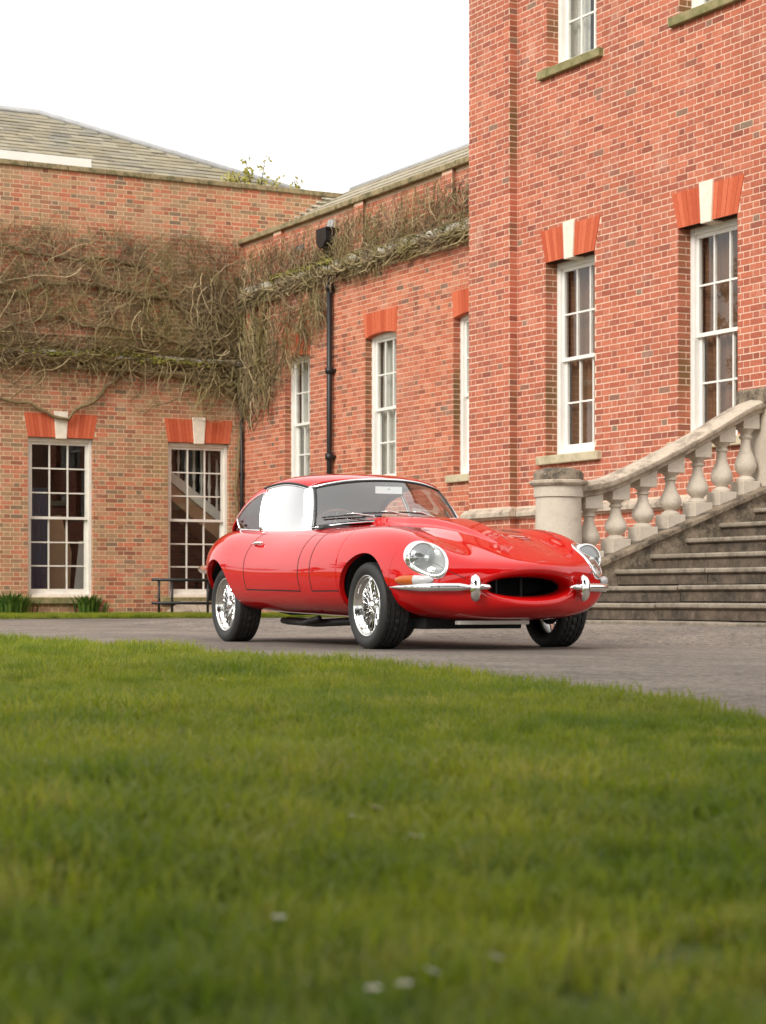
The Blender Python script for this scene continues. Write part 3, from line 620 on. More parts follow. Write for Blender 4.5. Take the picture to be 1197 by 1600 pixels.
# rail: moulded section swept along its rising curve
sec = [(-.115,-.10),(-.115,-.125),(-.08,-.14),(.08,-.14),(.115,-.125),(.115,-.10),(.165,-.075),(.175,-.05),(.175,-.03),(.13,-.005),(0,.012),(-.13,-.005),(-.175,-.03),(-.175,-.05),(-.165,-.075)]
rx = np.linspace(10.2, 14.26, 90); rz = rail(rx); rz = np.convolve(np.pad(rz, 4, 'edge'), np.ones(9)/9, 'valid')
for a, c in ((0, 22), (22, 42), (42, 62), (62, 89)):
    P = [[(x, YB+q, z+w) for q, w in sec] for x, z in zip(rx[a:c+1], rz[a:c+1])]
    g = MB().grid(P, closed_v=True); n = len(sec); m_ = len(P); g.f += [tuple(range(n)), tuple((m_-1)*n+i for i in range(n))]
    g.build('handrail', M['stone_rail'], bal, smooth=True, sharp=35)
NW = (10.21, YB)
MB().lathe([(0,0),(.215,0),(.212,.5),(.205,1.22),(.222,1.225),(.222,1.325)], 40, (*NW, 0)).build('newel_drum', M['stone'], bal, smooth=True, sharp=40)
MB().lathe([(.2,1.322),(.245,1.326),(.262,1.345),(.262,1.365),(.245,1.372),(.225,1.375)], 40, (*NW, 0)).build('newel_moulding', M['stone_rail'], bal, smooth=True, sharp=40)
MB().lathe([(.222,1.37),(.226,1.43),(.20,1.465),(.12,1.485),(0,1.49)], 40, (*NW, 0)).build('newel_cap', M['stone_cheek'], bal, smooth=True, sharp=50)
prof = [(.055,0),(.085,.0),(.088,.02),(.07,.035),(.052,.05),(.06,.062),(.085,.085),(.102,.12),(.104,.15),(.094,.19),(.074,.235),(.056,.28),(.047,.325),(.046,.365),(.062,.375),(.064,.392),(.05,.40),(.052,.42),(.076,.44),(.082,.455)]
for x in (10.535, 10.83, 11.13, 11.44, 11.75, 12.03, 12.31):
    zb = cheek(x); zt = float(np.interp(x, rx, rz))-.13; H = zt-zb
    g0 = MB().lathe([(r, zb+.085+h*(H-.20)/.455) for r, h in prof], 22, (x, YB, 0)); o = g0.build('baluster', M['stone'], bal, smooth=True, sharp=50)
    top = zb+.085+(H-.20)
    dz = .38*.095
    MB().prism([(x-.10, cheek(x-.10)-.03), (x+.10, cheek(x+.10)-.03), (x+.10, zb+.09), (x-.10, zb+.09)], lambda a, c, d: (a, d, c), YB-.10, YB+.10).build('base_block', M['stone'], o, bevel=.006)
    MB().prism([(x-.095, top-.004), (x+.095, top-.004), (x+.095, zt+.035), (x-.095, zt-.012)], lambda a, c, d: (a, d, c), YB-.095, YB+.095).build('top_block', M['stone'], o, bevel=.006)
MB().box(12.43, 12.86, YB-.19, YB+.19, 1.2, 2.12).build('pier', M['stone'], bal, bevel=.008)
MB().box(12.38, 12.91, YB-.24, YB+.24, 2.15, 2.30).build('pier_cap', M['stone_cheek'], bal, bevel=.02)
for x in (13.1, 13.4, 13.7, 14.0):
    zb = cheek(12.7)-.02 if False else 1.455+.25; MB().lathe([(r, 1.62+h) for r, h in prof], 18, (x, YB, 0)).build('baluster', M['stone'], bal, smooth=True, sharp=50)
# ---------------------------------------------------------------- iron rail and leaning slabs by the range
ra = empty('iron_railing'); tag(ra, 'low black iron railing under the range window behind the car', 'railing')
yr = 32.9
for z in (.62, .225): MB().tube([(13.25, yr, z), (14.2, yr-.02, z-.005), (15.15, yr, z)], .026, 8).build('bar', M['iron'], ra, smooth=True)
for x in (13.38, 13.62, 14.28, 14.9): MB().tube([(x, yr, 0), (x, yr, .61)], .022, 8).build('post', M['iron'], ra, smooth=True)
for i, (a, c, t) in enumerate(((13.55, 13.95, .1), (13.97, 14.22, .28), (14.24, 14.5, .26), (14.52, 14.95, .1))):
    xm = 14.22; s = MB()
    s.prism([(a-.05 if i < 2 else a, .0), (c if i < 2 else c+.06, .0), (xm+(c-xm)*.35, .235), (xm+(a-xm)*.35, .235)], lambda u, z, d: (u, YA-.62+d+z*1.1, z+.02), 0, .06)
    tag(s.build('paving_slab', M['stone_rail'], None, bevel=.008), 'mossy stone slab tilted up against the wall behind the iron railing', 'slab', 'slabs behind the iron railing')
# ---------------------------------------------------------------- red sports coupe
# car space: x = lateral (+x is the side away from the lawn), y = metres behind the front axle, z up
m = NT('red_paint'); m.set(Roughness=.5, Coat_Weight=1.0, Coat_Roughness=.015, Coat_IOR=1.6); m.col((.56,.0045,.005,1)); m.b.inputs['Specular IOR Level'].default_value = .0; M['red'] = m.m
M['chrome'] = simple('chrome', (.86,.86,.86,1), .06, 1.0)
M['chrome_soft'] = simple('wheel_chrome', (.80,.80,.78,1), .14, 1.0)
M['rubber'] = simple('rubber', (.022,.022,.022,1), .62, bump=.15, bscale=90)
M['black'] = simple('black_trim', (.012,.012,.012,1), .5)
M['matt'] = simple('underbody', (.010,.010,.010,1), .85)
M['leather'] = simple('leather', (.20,.145,.10,1), .5, bump=.1)
M['headlining'] = simple('headlining', (.55,.52,.47,1), .9)
M['amber'] = simple('amber_lens', (.50,.11,.012,1), .12)
M['clear_lens'] = simple('clear_lens', (.55,.55,.55,1), .1); M['lamp_glass'] = simple('lamp_glass', (.28,.29,.29,1), .08, .6)
M['lamp'] = simple('lamp_reflector', (.5,.5,.49,1), .3, .6)
M['wood'] = simple('wood_rim', (.18,.07,.03,1), .35)
M['car_glass'] = glass_mat('car_glass', (.93,.94,.93,1), 1.6, .11); M['quarter_glass'] = glass_mat('quarter_glass', (.85,.87,.86,1), 1.0, .0)
M['side_glass'] = glass_mat('side_glass', (.90,.92,.92,1), 3.0, .32)
M['lens_glass'] = glass_mat('lens_glass', (.93,.95,.94,1), 1.6, .02)
CAR = empty('red_coupe', (6.932, 11.703, .0), -R_(2.28))
tag(CAR, 'glossy red vintage sports coupe with wire wheels parked on the drive', 'car')

def ell(a, b, zc, s0, sweep, n=10, p=2.0):
    out = []
    for j in range(n):
        t = math.pi/2-math.pi*j/(n-1); y = a*abs(math.cos(t))**(2/p); z = zc+b*math.copysign(abs(math.sin(t))**(2/p), math.sin(t))
        out.append((s0+sweep*(y/a)**2, y, z))
    return out
def rg(s, *yz): return [(s, y, z) for y, z in yz]
RINGS = [
 ell(.285,.060,.395,-.74,.07), ell(.295,.066,.395,-.815,.075), ell(.312,.080,.395,-.868,.085), ell(.345,.108,.396,-.89,.11), ell(.39,.147,.395,-.872,.12),
 [(-.80,0,.565),(-.797,.17,.560),(-.78,.31,.540),(-.75,.415,.515),(-.71,.50,.47),(-.685,.54,.41),(-.69,.51,.335),(-.72,.42,.255),(-.74,.25,.215),(-.75,0,.205)],
 rg(-.63, (0,.625),(.19,.618),(.35,.590),(.49,.612),(.62,.545),(.672,.44),(.66,.345),(.575,.25),(.38,.19),(0,.185)),
 rg(-.42, (0,.69),(.2,.683),(.37,.648),(.515,.705),(.655,.645),(.735,.50),(.735,.38),(.66,.255),(.45,.185),(0,.18)),
 rg(-.2, (0,.748),(.2,.742),(.38,.705),(.53,.772),(.685,.72),(.768,.55),(.77,.41),(.705,.26),(.5,.185),(0,.18)),
 rg(.05, (0,.795),(.2,.79),(.38,.748),(.54,.805),(.70,.752),(.79,.58),(.795,.42),(.73,.262),(.52,.185),(0,.18)),
 rg(.3, (0,.822),(.2,.817),(.39,.776),(.555,.812),(.71,.758),(.805,.60),(.81,.44),(.75,.27),(.55,.187),(0,.18)),
 rg(.6, (0,.838),(.2,.832),(.41,.792),(.575,.806),(.72,.752),(.815,.61),(.825,.45),(.765,.278),(.58,.19),(0,.185)),
 rg(.9, (0,.845),(.22,.84),(.44,.808),(.60,.80),(.73,.742),(.82,.615),(.835,.455),(.775,.285),(.61,.195),(0,.185)),
 rg(1.2, (0,.845),(.25,.84),(.47,.818),(.622,.806),(.735,.735),(.825,.615),(.84,.46),(.78,.29),(.62,.2),(0,.19)),
 rg(1.5, (0,.845),(.25,.84),(.5,.825),(.628,.806),(.738,.73),(.828,.615),(.842,.465),(.785,.292),(.63,.205),(0,.195)),
 rg(1.8, (0,.85),(.25,.845),(.5,.83),(.632,.812),(.745,.742),(.832,.625),(.845,.47),(.787,.295),(.63,.21),(0,.2)),
 rg(2.1, (0,.86),(.25,.855),(.5,.84),(.632,.822),(.76,.765),(.842,.64),(.85,.48),(.79,.30),(.63,.22),(0,.21)),
 rg(2.38, (0,.87),(.25,.865),(.48,.855),(.605,.84),(.762,.795),(.85,.655),(.853,.49),(.785,.31),(.61,.235),(0,.225)),
 rg(2.64, (0,.87),(.25,.865),(.45,.855),(.565,.842),(.72,.795),(.815,.66),(.82,.50),(.75,.33),(.58,.26),(0,.25)),
 rg(2.89, (0,.84),(.2,.835),(.38,.825),(.50,.81),(.63,.765),(.72,.645),(.725,.51),(.66,.37),(.50,.305),(0,.29)),
 rg(3.13, (0,.79),(.17,.785),(.31,.775),(.41,.76),(.52,.72),(.59,.625),(.595,.525),(.575,.42),(.43,.36),(0,.34)),
 rg(3.30, (0,.73),(.12,.728),(.22,.722),(.30,.715),(.40,.69),(.465,.62),(.47,.54),(.425,.465),(.32,.42),(0,.40)),
 rg(3.40, (0,.65),(.06,.648),(.11,.645),(.16,.64),(.21,.63),(.24,.59),(.245,.55),(.22,.51),(.16,.49),(0,.48)),
 rg(3.43, (0,.57),(.005,.57),(.01,.57),(.015,.57),(.02,.57),(.022,.565),(.022,.56),(.02,.56),(.012,.555),(0,.555)),
]
NETP = np.array(RINGS); NU, NV = NETP.shape[:2]
def bspl(n, t, mode):
    """rows of cubic B-spline weights for n control points; ends: 'clamp' passes through them, 'mirror' reflects the lateral axis"""
    t = np.asarray(t, float); i = np.clip(np.floor(t).astype(int), 0, n-2); f = t-i
    w = np.stack([(1-f)**3/6, (3*f**3-6*f**2+4)/6, (-3*f**3+3*f**2+3*f+1)/6, f**3/6], -1); return i, w
def ring_at(u):
    i, w = bspl(NU, [u], 0); i = int(i[0]); w = w[0]
    get = lambda k: 2*NETP[0]-NETP[1] if k < 0 else (2*NETP[-1]-NETP[-2] if k >= NU else NETP[k])
    return sum(w[a]*get(i-1+a) for a in range(4))
def curve_at(ring, v):
    P = np.vstack([ring[1]*[1,-1,1], ring, ring[-2]*[1,-1,1]]); i, w = bspl(NV, v, 1)
    return sum(w[:, a, None]*P[i+a] for a in range(4))
def bulge(p):
    s, y = p[:,0], np.abs(p[:,1]); wd = np.interp(s, [-.5, 0, .5, 1.1], [.05, .13, .19, .225]); h = np.interp(s, [-.52, -.2, .3, .9, 1.2], [0, .022, .042, .045, .042])
    q = p.copy(); q[:,2] += h*smoothstep(-.028, .024, wd-y)*(p[:,2] > .5); return q
def surf(u, v):
    v = np.atleast_1d(np.asarray(v, float)); return bulge(curve_at(ring_at(float(u)), v))
UD = np.linspace(0, NU-1, 700); SMID = np.array([surf(u, [5.0])[0,0] for u in UD])
def u_of_s(s, v=5.0):
    if v == 5.0: ss = SMID
    else: ss = np.array([surf(u, [v])[0,0] for u in UD])
    k = 90 if False else int(np.argmin(ss)); return float(np.interp(s, ss[k:], UD[k:]))
def v_of_z(u, z, lo=3.2, hi=8.0):
    vv = np.linspace(lo, hi, 300); zz = surf(u, vv)[:,2]; k = int(np.argmax(zz)); return float(np.interp(-z, -zz[k:], vv[k:]))
ARCH = [(0.0, .288, .325), (2.438, .295, .315)]
def v_end(u):
    vv = np.linspace(3.5, NV-1, 500); p = surf(u, vv)
    for sa, za, ra in ARCH:
        f = (p[:,0]-sa)**2+(p[:,2]-za)**2-ra*ra
        ins = np.where(f < 0)[0]
        if len(ins) and ins[0] > 0:
            k = ins[0]; return float(vv[k-1]+(vv[k]-vv[k-1])*f[k-1]/(f[k-1]-f[k])), True
    return float(NV-1), False
US = list(np.linspace(0, 5, 26)) + list(np.linspace(5.1, NU-1, 190))
for sa, za, ra in ARCH:                        # pack stations at both ends of each arch
    for sg in (-1, 1):
        lo_u, hi_u = u_of_s(sa+sg*(ra+.03)), u_of_s(sa+sg*(ra-.06))
        for _ in range(26):
            mid = (lo_u+hi_u)/2
            if v_end(mid)[1]: hi_u = mid
            else: lo_u = mid
        US += [lo_u, hi_u]+[hi_u+(u_of_s(sa)-hi_u)*t for t in (.004, .012, .03, .06)]
U_BON, U_D0, U_D1, U_COWL = u_of_s(.72), u_of_s(.905), u_of_s(1.84), u_of_s(1.10)
US += [U_BON, U_D0, U_D1, U_COWL]
US = sorted(set(round(u, 7) for u in US)); US = [u for i, u in enumerate(US) if i == 0 or u-US[i-1] > 1e-6]
NVS = 118
VBASE = np.concatenate([np.linspace(0, 3, 46)[:-1], np.linspace(3, 9, NVS-45)])
GRID = np.zeros((len(US), NVS, 3)); VGRID = np.zeros((len(US), NVS)); INARCH = []
for i, u in enumerate(US):
    ve, ia = v_end(u); INARCH.append(ia); vv = VBASE*1.0
    if ia:
        k = 45; vv = np.concatenate([np.linspace(0, 3, 46)[:-1], np.linspace(3, ve, NVS-45)])
    GRID[i] = surf(u, vv); VGRID[i] = vv
du = np.gradient(GRID, axis=0); dv = np.gradient(GRID, axis=1)
def face_sets():
    out = {'bonnet': [], 'body_shell': [], 'door': []}
    kd = int(np.argmin(np.abs(np.array([GRID[np.searchsorted(US, (U_D0+U_D1)/2), j, 2] for j in range(60, NVS)])-.375)))+60
    for i in range(len(US)-1):
        uc = (US[i]+US[i+1])/2
        for j in range(NVS-1):
            c = (GRID[i,j]+GRID[i+1,j]+GRID[i+1,j+1]+GRID[i,j+1])/4
            if uc > U_COWL and j < 45: continue                       # open above the belt line: cabin
            if in_lamp(c): continue
            if uc < U_BON: key = 'bonnet'
            elif U_D0 < uc < U_D1 and j < kd: key = 'door'
            else: key = 'body_shell'
            out[key].append((i, j))
    return out, kd
# headlamp oval: local frame on the wing
HC = np.array([-.565, .595, .588]); HN = np.array([-.74, .34, .58]); HN /= np.linalg.norm(HN)
HA = np.array([.62, .16, .52]); HA -= HN*HA.dot(HN); HA /= np.linalg.norm(HA); HB = np.cross(HN, HA)      # HA: up and back, HB: sideways
HRA, HRB = .172, .106
def oval(t, k=1.0):
    a, b = HRA*math.cos(t), HRB*math.sin(t)*(1+.16*math.cos(t)); return a*k, b*k
def lamp_ab(p): q = p-HC; return q.dot(HA), q.dot(HB), q.dot(HN)
def in_lamp(p):
    a, b, h = lamp_ab(p)
    if abs(h) > .13: return False
    return (a/HRA)**2+(b/(HRB*(1+.16*a/HRA)))**2 < .92
pts = GRID[:, 30:100].reshape(-1, 3); q = pts-HC; A_, B_, H_ = q@HA, q@HB, q@HN
sel = (np.abs(A_) < .22) & (np.abs(B_) < .17) & (np.abs(H_) < .14)
def basis(a, b): return np.stack([np.ones_like(a), a, b, a*a, a*b, b*b, a**3, a*a*b, a*b*b, b**3], -1)
HCOEF = np.linalg.lstsq(basis(A_[sel], B_[sel]), H_[sel], rcond=None)[0]
def lamp_pt(a, b, off=0.0):
    h = float(basis(np.array([a]), np.array([b]))[0]@HCOEF)+off; return HC+HA*a+HB*b+HN*h
def loc(p, side=1): return (-p[1]*side, p[0], p[2])               # surface space (s, lateral, z) -> car space; side=1 is the lawn side
fs, KD = face_sets()
# smooth normals of the whole skin so that the panels share them
VN = np.zeros_like(GRID)
for i, u in enumerate(US):
    vv = VGRID[i]; a_ = surf(min(u+.02, NU-1), vv)-surf(max(u-.02, 0), vv); b_ = surf(u, np.minimum(vv+.02, NV-1))-surf(u, np.maximum(vv-.02, 0))
    n_ = np.cross(a_, b_); VN[i] = n_/np.maximum(np.linalg.norm(n_, axis=1, keepdims=True), 1e-9)
VN[:, 0, 1] = 0
if VN[len(US)//2, 70, 1] < 0: VN = -VN
def panel(name, cells, sides):
    idx = {}; V = []; Nn = []; F = []
    for side in sides:
        for i, j in cells:
            f = []
            for a, b in ((i,j),(i+1,j),(i+1,j+1),(i,j+1)):
                key = (a, b, side if b > 0 else 1)
                if key not in idx:
                    idx[key] = len(V); V.append(loc(GRID[a,b], side)); n = VN[a,b]; Nn.append((-n[1]*side, n[0], n[2]))
                f.append(idx[key])
            f = list(dict.fromkeys(f))
            if len(f) < 3: continue
            F.append(tuple(f if side > 0 else f[::-1]))
    me = bpy.data.meshes.new(name); me.from_pydata(V, [], F); me.materials.append(M['red']); me.polygons.foreach_set('use_smooth', [True]*len(F))
    # face winding to match the normals
    me.update(); nl = np.array([p.normal for p in me.polygons]); ref = np.array([np.mean([Nn[v] for v in p.vertices], axis=0) for p in me.polygons])
    if (nl*ref).sum() < 0: me.flip_normals()
    me.normals_split_custom_set_from_vertices([tuple(n) for n in Nn]); me.update()
    return new_obj(name, me, CAR)
bonnet = panel('bonnet', fs['bonnet'], (1, -1)); shell = panel('body_shell', fs['body_shell'], (1, -1))
doors = {s: panel('door', fs['door'], (s,)) for s in (1, -1)}
# inner lips of the wheel arches and dark wheel wells
for sa, za, ra in ARCH:
    for side in (1, -1):
        rim = [GRID[i, NVS-1] for i in range(len(US)) if INARCH[i] and abs(GRID[i, NVS-1, 0]-sa) < .4]
        L = [[loc(p, side), loc(p+np.array([0, -.035, -.004]), side)] for p in rim]
        MB().grid(L).build('arch_lip', M['red'], CAR, smooth=True)
        w = MB(); w.grid([[loc((sa+(ra+.012)*math.cos(t), yy, za+(ra+.012)*math.sin(t)), side) for yy in (.80 if False else .745, .40)] for t in np.linspace(0.02, math.pi-.02, 26)])
        w.build('wheel_well', M['matt'], CAR, smooth=True)
        MB().grid([[loc((sa+r*math.cos(t), .40, za+r*math.sin(t)), side) for r in (.001, ra+.013)] for t in np.linspace(0.02, math.pi-.02, 26)]).build('well_wall', M['matt'], CAR)
# panel gaps and seams
def ribbon(name, uv, side, w=.009, mat='black', parent=None, lift=.0012):
    P = [surf(u, [v])[0] for u, v in uv]; N = []
    for u, v in uv:
        a = surf(u+.01, [v])[0]-surf(u-.01, [v])[0]; b = surf(u, [v+.01])[0]-surf(u, [v-.01])[0]; n = np.cross(a, b); n /= np.linalg.norm(n)
        if n[1] < 0 and abs(n[1]) > .2 or (abs(n[1]) <= .2 and n[2] < 0): n = -n
        N.append(n)
    L = []
    for i in range(len(P)):
        d = P[min(i+1, len(P)-1)]-P[max(i-1, 0)]; d /= np.linalg.norm(d)+1e-9; t = np.cross(d, N[i])
        L.append([loc(P[i]+t*w/2+N[i]*lift, side), loc(P[i]-t*w/2+N[i]*lift, side)])
    return MB().grid(L).build(name, M[mat], parent or CAR, smooth=True, fix=False)
VD = VBASE[KD]
for side in (1, -1):
    ribbon('panel_gap', [(U_BON, v) for v in np.linspace(2.9, VD, 40)], side)
    ub = [u for u in np.linspace(u_of_s(.30), U_BON, 14)]
    ribbon('panel_gap', [(u, v_of_z(u, .372)) for u in ub if not v_end(u)[1] or v_of_z(u, .372) < v_end(u)[0]], side, .008)
    d = doors[side]
    ribbon('door_gap', [(U_D0, v) for v in np.linspace(3.15, VD, 34)]+[(u, VD) for u in np.linspace(U_D0, U_D1, 30)[1:]]+[(U_D1, v) for v in np.linspace(VD, 3.15, 34)[1:]], side, .009, parent=d)
    ribbon('bonnet_seam', [(u, v) for u, v in zip(np.linspace(u_of_s(-.36), u_of_s(1.0), 60), np.linspace(2.75, 2.95, 60))], side, .004, 'black', bonnet)
    ribbon('bonnet_seam', [(u, 3.9) for u in np.linspace(4.4, u_of_s(-.62), 14)], side, .004, 'black', bonnet)
ribbon('panel_gap', [(U_BON+(U_COWL-U_BON)*.75*(1-(v/2.9)**2), v) for v in np.linspace(0, 2.9, 40)], 1, .006); ribbon('panel_gap', [(U_BON+(U_COWL-U_BON)*.75*(1-(v/2.9)**2), v) for v in np.linspace(0, 2.9, 40)], -1, .006)
# bonnet louvres, two banks
for side in (1, -1):
    for k in range(13):
        u = u_of_s(.02+k*.042); ribbon('louvre', [(u, v) for v in np.linspace(1.42, 2.25, 8)], side, .011, 'black', bonnet, .0015)
# mouth: dark duct with radiator behind
duct = MB(); duct.grid([[loc(GRID[0, j], 1) for j in range(NVS)], [(loc(GRID[0,j]*np.array([0,1.05,1])+np.array([-.42,0,0]), 1)) for j in range(NVS)]]); duct.grid([[loc(GRID[0, j], -1) for j in range(NVS)], [(loc(GRID[0,j]*np.array([0,1.05,1])+np.array([-.42,0,0]), -1)) for j in range(NVS)]])
duct.build('intake_duct', M['black'], CAR, smooth=True)
MB().box(-.33, .33, -.43, -.41, .30, .49).build('radiator', M['matt'], CAR)
for x in (-.11, .07): MB().tube([(x, -.56, .33), (x, -.56, .46)], .012, 8).build('grille_stay', M['black'], CAR)

# headlamps
def headlamp(side):
    ring = []
    for k in range(56):
        t = 2*math.pi*k/56; row = []
        c0 = np.array(oval(t)); nrm = c0/np.linalg.norm(c0)
        for r, h in ((-.011,-.012),(-.013,.004),(-.006,.0105),(.004,.0105),(.011,.006),(.014,-.001),(.013,-.012)):
            q_ = c0+nrm*r; row.append(loc(lamp_pt(q_[0], q_[1], h), side))
        ring.append(row)
    hl = MB().grid(ring, closed_u=True).build('headlight', M['chrome'], CAR, smooth=True)
    gl = []
    for k in range(40):
        t = 2*math.pi*k/40; gl.append([loc(lamp_pt(*oval(t, r), .003+.004*(1-r*r)), side) for r in (.0001, .25, .5, .75, .9, .97)])
    MB().grid(gl, closed_u=True).build('lamp_cover', M['lens_glass'], hl, smooth=True)
    bk = []
    for k in range(40):
        t = 2*math.pi*k/40; o = np.array(oval(t, .985)); e = np.array([.0, 0])+np.array(oval(t, .80))
        bk.append([loc(lamp_pt(o[0], o[1], -.003), side), loc(HC+HA*e[0]*.8+HB*e[1]*.8+np.array([.09,0,-.01]), side), loc(HC+np.array([.12,0,-.01]), side)])
    MB().grid(bk, closed_u=True).build('lamp_bucket', M['lamp'], hl, smooth=True)
    c = HC+np.array([.065, .0, -.015])
    P = [[loc(c+np.array([-.055*(1-(r/.092)**2), r*math.cos(t), r*math.sin(t)]), side) for r in (.001,.03,.06,.08,.092)] for t in np.linspace(0, 2*math.pi, 29)[:-1]]
    MB().grid(P, closed_u=True).build('lamp_lens', M['lamp_glass'], hl, smooth=True)
    P = [[loc(c+np.array([d, r*math.cos(t), r*math.sin(t)]), side) for r, d in ((.088,-.004),(.098,-.012),(.105,-.002),(.104,.03))] for t in np.linspace(0, 2*math.pi, 29)[:-1]]
    MB().grid(P, closed_u=True).build('lamp_rim', M['chrome'], hl, smooth=True)
    MB().grid([[loc(c+np.array([0,0,0])+np.array([-.058*(1-(r/.092)**2)-.002, r*math.cos(t), r*math.sin(t)]), side) for r in (.001,.018)] for t in np.linspace(0, 2*math.pi, 17)[:-1]], closed_u=True).build('lamp_bulb_shade', M['chrome'], hl)
for s_ in (1, -1): headlamp(s_)

# bumpers: blades that follow the skin at one height
def skin_path(z, s0, s1, n, off, tail=False):
    out = []
    for s in np.linspace(s0, s1, n):
        u = u_of_s(s); v = v_of_z(u, z, 3.0, 8.2); p = surf(u, [v])[0]; a = surf(u+.02, [v])[0]-surf(u-.02, [v])[0]; nrm = np.array([-a[1], a[0], 0]); nrm /= np.linalg.norm(nrm)
        if nrm[1] < 0: nrm = -nrm
        out.append(p+nrm*off)
    return out
def nose_path(z, n, off):
    """plan curve of the nose at height z from the mouth corner round to the wheel arch"""
    pts = []
    for u in np.linspace(3.6, u_of_s(-.345), 60):
        vv = np.linspace(2.5, 8, 200); p = surf(u, vv); k = int(np.argmin(np.abs(p[:,2]-z)+.0*(vv))); pts.append(p[k])
    pts = np.array(pts); d = np.r_[0, np.cumsum(np.linalg.norm(np.diff(pts[:, :2], axis=0), axis=1))]
    t = np.linspace(0, d[-1], n); s = np.interp(t, d, pts[:,0]); y = np.interp(t, d, pts[:,1])
    for _ in range(3):
        s[1:-1] = (s[:-2]+2*s[1:-1]+s[2:])/4; y[1:-1] = (y[:-2]+2*y[1:-1]+y[2:])/4
    tx, ty = np.gradient(s), np.gradient(y); L = np.hypot(tx, ty); nx, ny = -ty/L, tx/L
    if ny.mean() < 0: nx, ny = -nx, -ny
    return np.stack([s+nx*off, y+ny*off, np.full(n, z)], 1), np.stack([nx, ny, np.zeros(n)], 1)
def blade(path, nrm, hh, th, side, name, parent):
    n = len(path); G = []
    for i in range(n):
        t = i/(n-1); e = min(1, (t/.16))**.6*min(1, ((1-t)/.45))**.7; h = max(.003, hh*e); w = max(.004, th*e); row = []
        for k in range(14):
            a = 2*math.pi*k/14; row.append(loc(path[i]+nrm[i]*w*math.cos(a)*(1 if math.cos(a) > 0 else .4)+np.array([0,0,h*math.sin(a)]), side))
        G.append(row)
    return MB().grid(G, closed_v=True).build(name, M['chrome'], parent, smooth=True)
pth, nrm = nose_path(.392, 46, .012)
for side in (1, -1):
    bp = blade(pth, nrm, .028, .026, side, 'front_bumper', CAR)
    k = int(np.argmin(np.abs(pth[:,1]-.37))); c = pth[k]+nrm[k]*.03; ov = MB(); G = []
    for i in range(15):
        t = -1+2*i/14; zz = c[2]-.005+.085*t; w = .034*(1-abs(t)**4)**.5+.0005; dpt = .032*(1-abs(t)**3)**.5+.0005
        tg = np.array([-nrm[k][1], nrm[k][0], 0])
        G.append([loc(np.array([c[0], c[1], zz])+tg*w*math.cos(a)+nrm[k]*(dpt*math.sin(a)+.008-.012*t*t), side) for a in np.linspace(0, 2*math.pi, 17)[:-1]])
    ov.grid(G, closed_v=True).build('overrider', M['chrome'], bp, smooth=True)
    # cone that carries the bumper into the mouth corner
    cc = [loc((-.80, .265, .394), side), loc((-.83, .31, .394), side), loc(c-nrm[k]*.01, side)]
    MB().tube(cc, [.004, .016, .026], 10).build('bumper_bullet', M['chrome'], bp, smooth=True)
    # turn lamp: amber and clear pointed lens above the blade
    p2, n2 = nose_path(.436, 60, .004); k0 = int(np.argmin(np.abs(p2[:,0]+.395))); k1 = int(np.argmin(np.abs(p2[:,0]+.66)))
    lo_k, hi_k = min(k0, k1), max(k0, k1); seg = list(range(lo_k, hi_k+1))
    def lens(a, b, mat, name, par):
        G = []; n = 18
        for i in range(n):
            f = (a+(b-a)*i/(n-1)); x = lo_k+f*(hi_k-lo_k); j = int(min(x, len(p2)-2)); p = p2[j]+(p2[j+1]-p2[j])*(x-j); nn_ = n2[j]
            e = max(.02, (1-abs(2*f-1)**2.6))**.5; h, w = .031*e, .030*e
            G.append([loc(p+nn_*w*math.cos(q)+np.array([0,0,h*math.sin(q)]), side) for q in np.linspace(-math.pi/2-.3, math.pi/2+.3, 10)])
        return MB().grid(G).build(name, M[mat], par, smooth=True)
    tl_ = lens(.42, 1.0, 'amber', 'turn_signal', CAR); lens(0, .42, 'clear_lens', 'side_lamp_lens', tl_)
    # rear bumper corner
    rp = skin_path(.545, 2.78, 3.34, 26, .045); rn = []
    for i in range(len(rp)):
        d = rp[min(i+1, len(rp)-1)]-rp[max(i-1, 0)]; nn_ = np.array([-d[1], d[0], 0]); nn_ /= np.linalg.norm(nn_); rn.append(nn_ if nn_[1] > 0 else -nn_)
    blade(rp[::-1], rn[::-1], .032, .034, side, 'rear_bumper', CAR)

# ---------------- cabin: roof, pillars and glass
def interp3(pts, t):
    P = np.array(pts, float); n = len(P); w_i, w = bspl(n, np.asarray(t)*(n-1), 0); Q = np.vstack([2*P[0]-P[1], P, 2*P[-1]-P[-2], 3*P[-1]-2*P[-2]])
    return sum(w[:, a, None]*Q[w_i+a] for a in range(4))
CEN = [(1.235,0,1.168),(1.36,0,1.196),(1.52,0,1.216),(1.72,0,1.228),(1.95,0,1.222),(2.2,0,1.188),(2.45,0,1.13),(2.7,0,1.06),(2.92,0,.98),(3.1,0,.89),(3.25,0,.80),(3.35,0,.70)]
EDG = [(1.405,.510,1.098),(1.50,.530,1.122),(1.63,.540,1.140),(1.80,.542,1.150),(1.98,.540,1.142),(2.17,.542,1.128),(2.33,.552,1.085),(2.47,.575,1.015),(2.59,.60,.905),(2.74,.575,.825),(3.06,.43,.755),(3.34,.25,.66)]
TA = np.linspace(0, 1, 70); CC, EE = interp3(CEN, TA), interp3(EDG, TA)
Pp = 2.35; RG = []
for c, e in zip(CC, EE):
    row = []
    for b in np.linspace(0, 1, 34):
        a = b*math.pi/2; yy = e[1]*math.sin(a)**(2/Pp); kz = max(0, math.cos(a))**(2/Pp); s = c[0]+(e[0]-c[0])*(yy/e[1])**2; row.append((s, yy, e[2]+(c[2]-e[2])*kz))
    RG.append(row)
RG = np.array(RG)
rb = MB()
for side in (1, -1): rb.grid([[loc(p, side) for p in r] for r in RG])
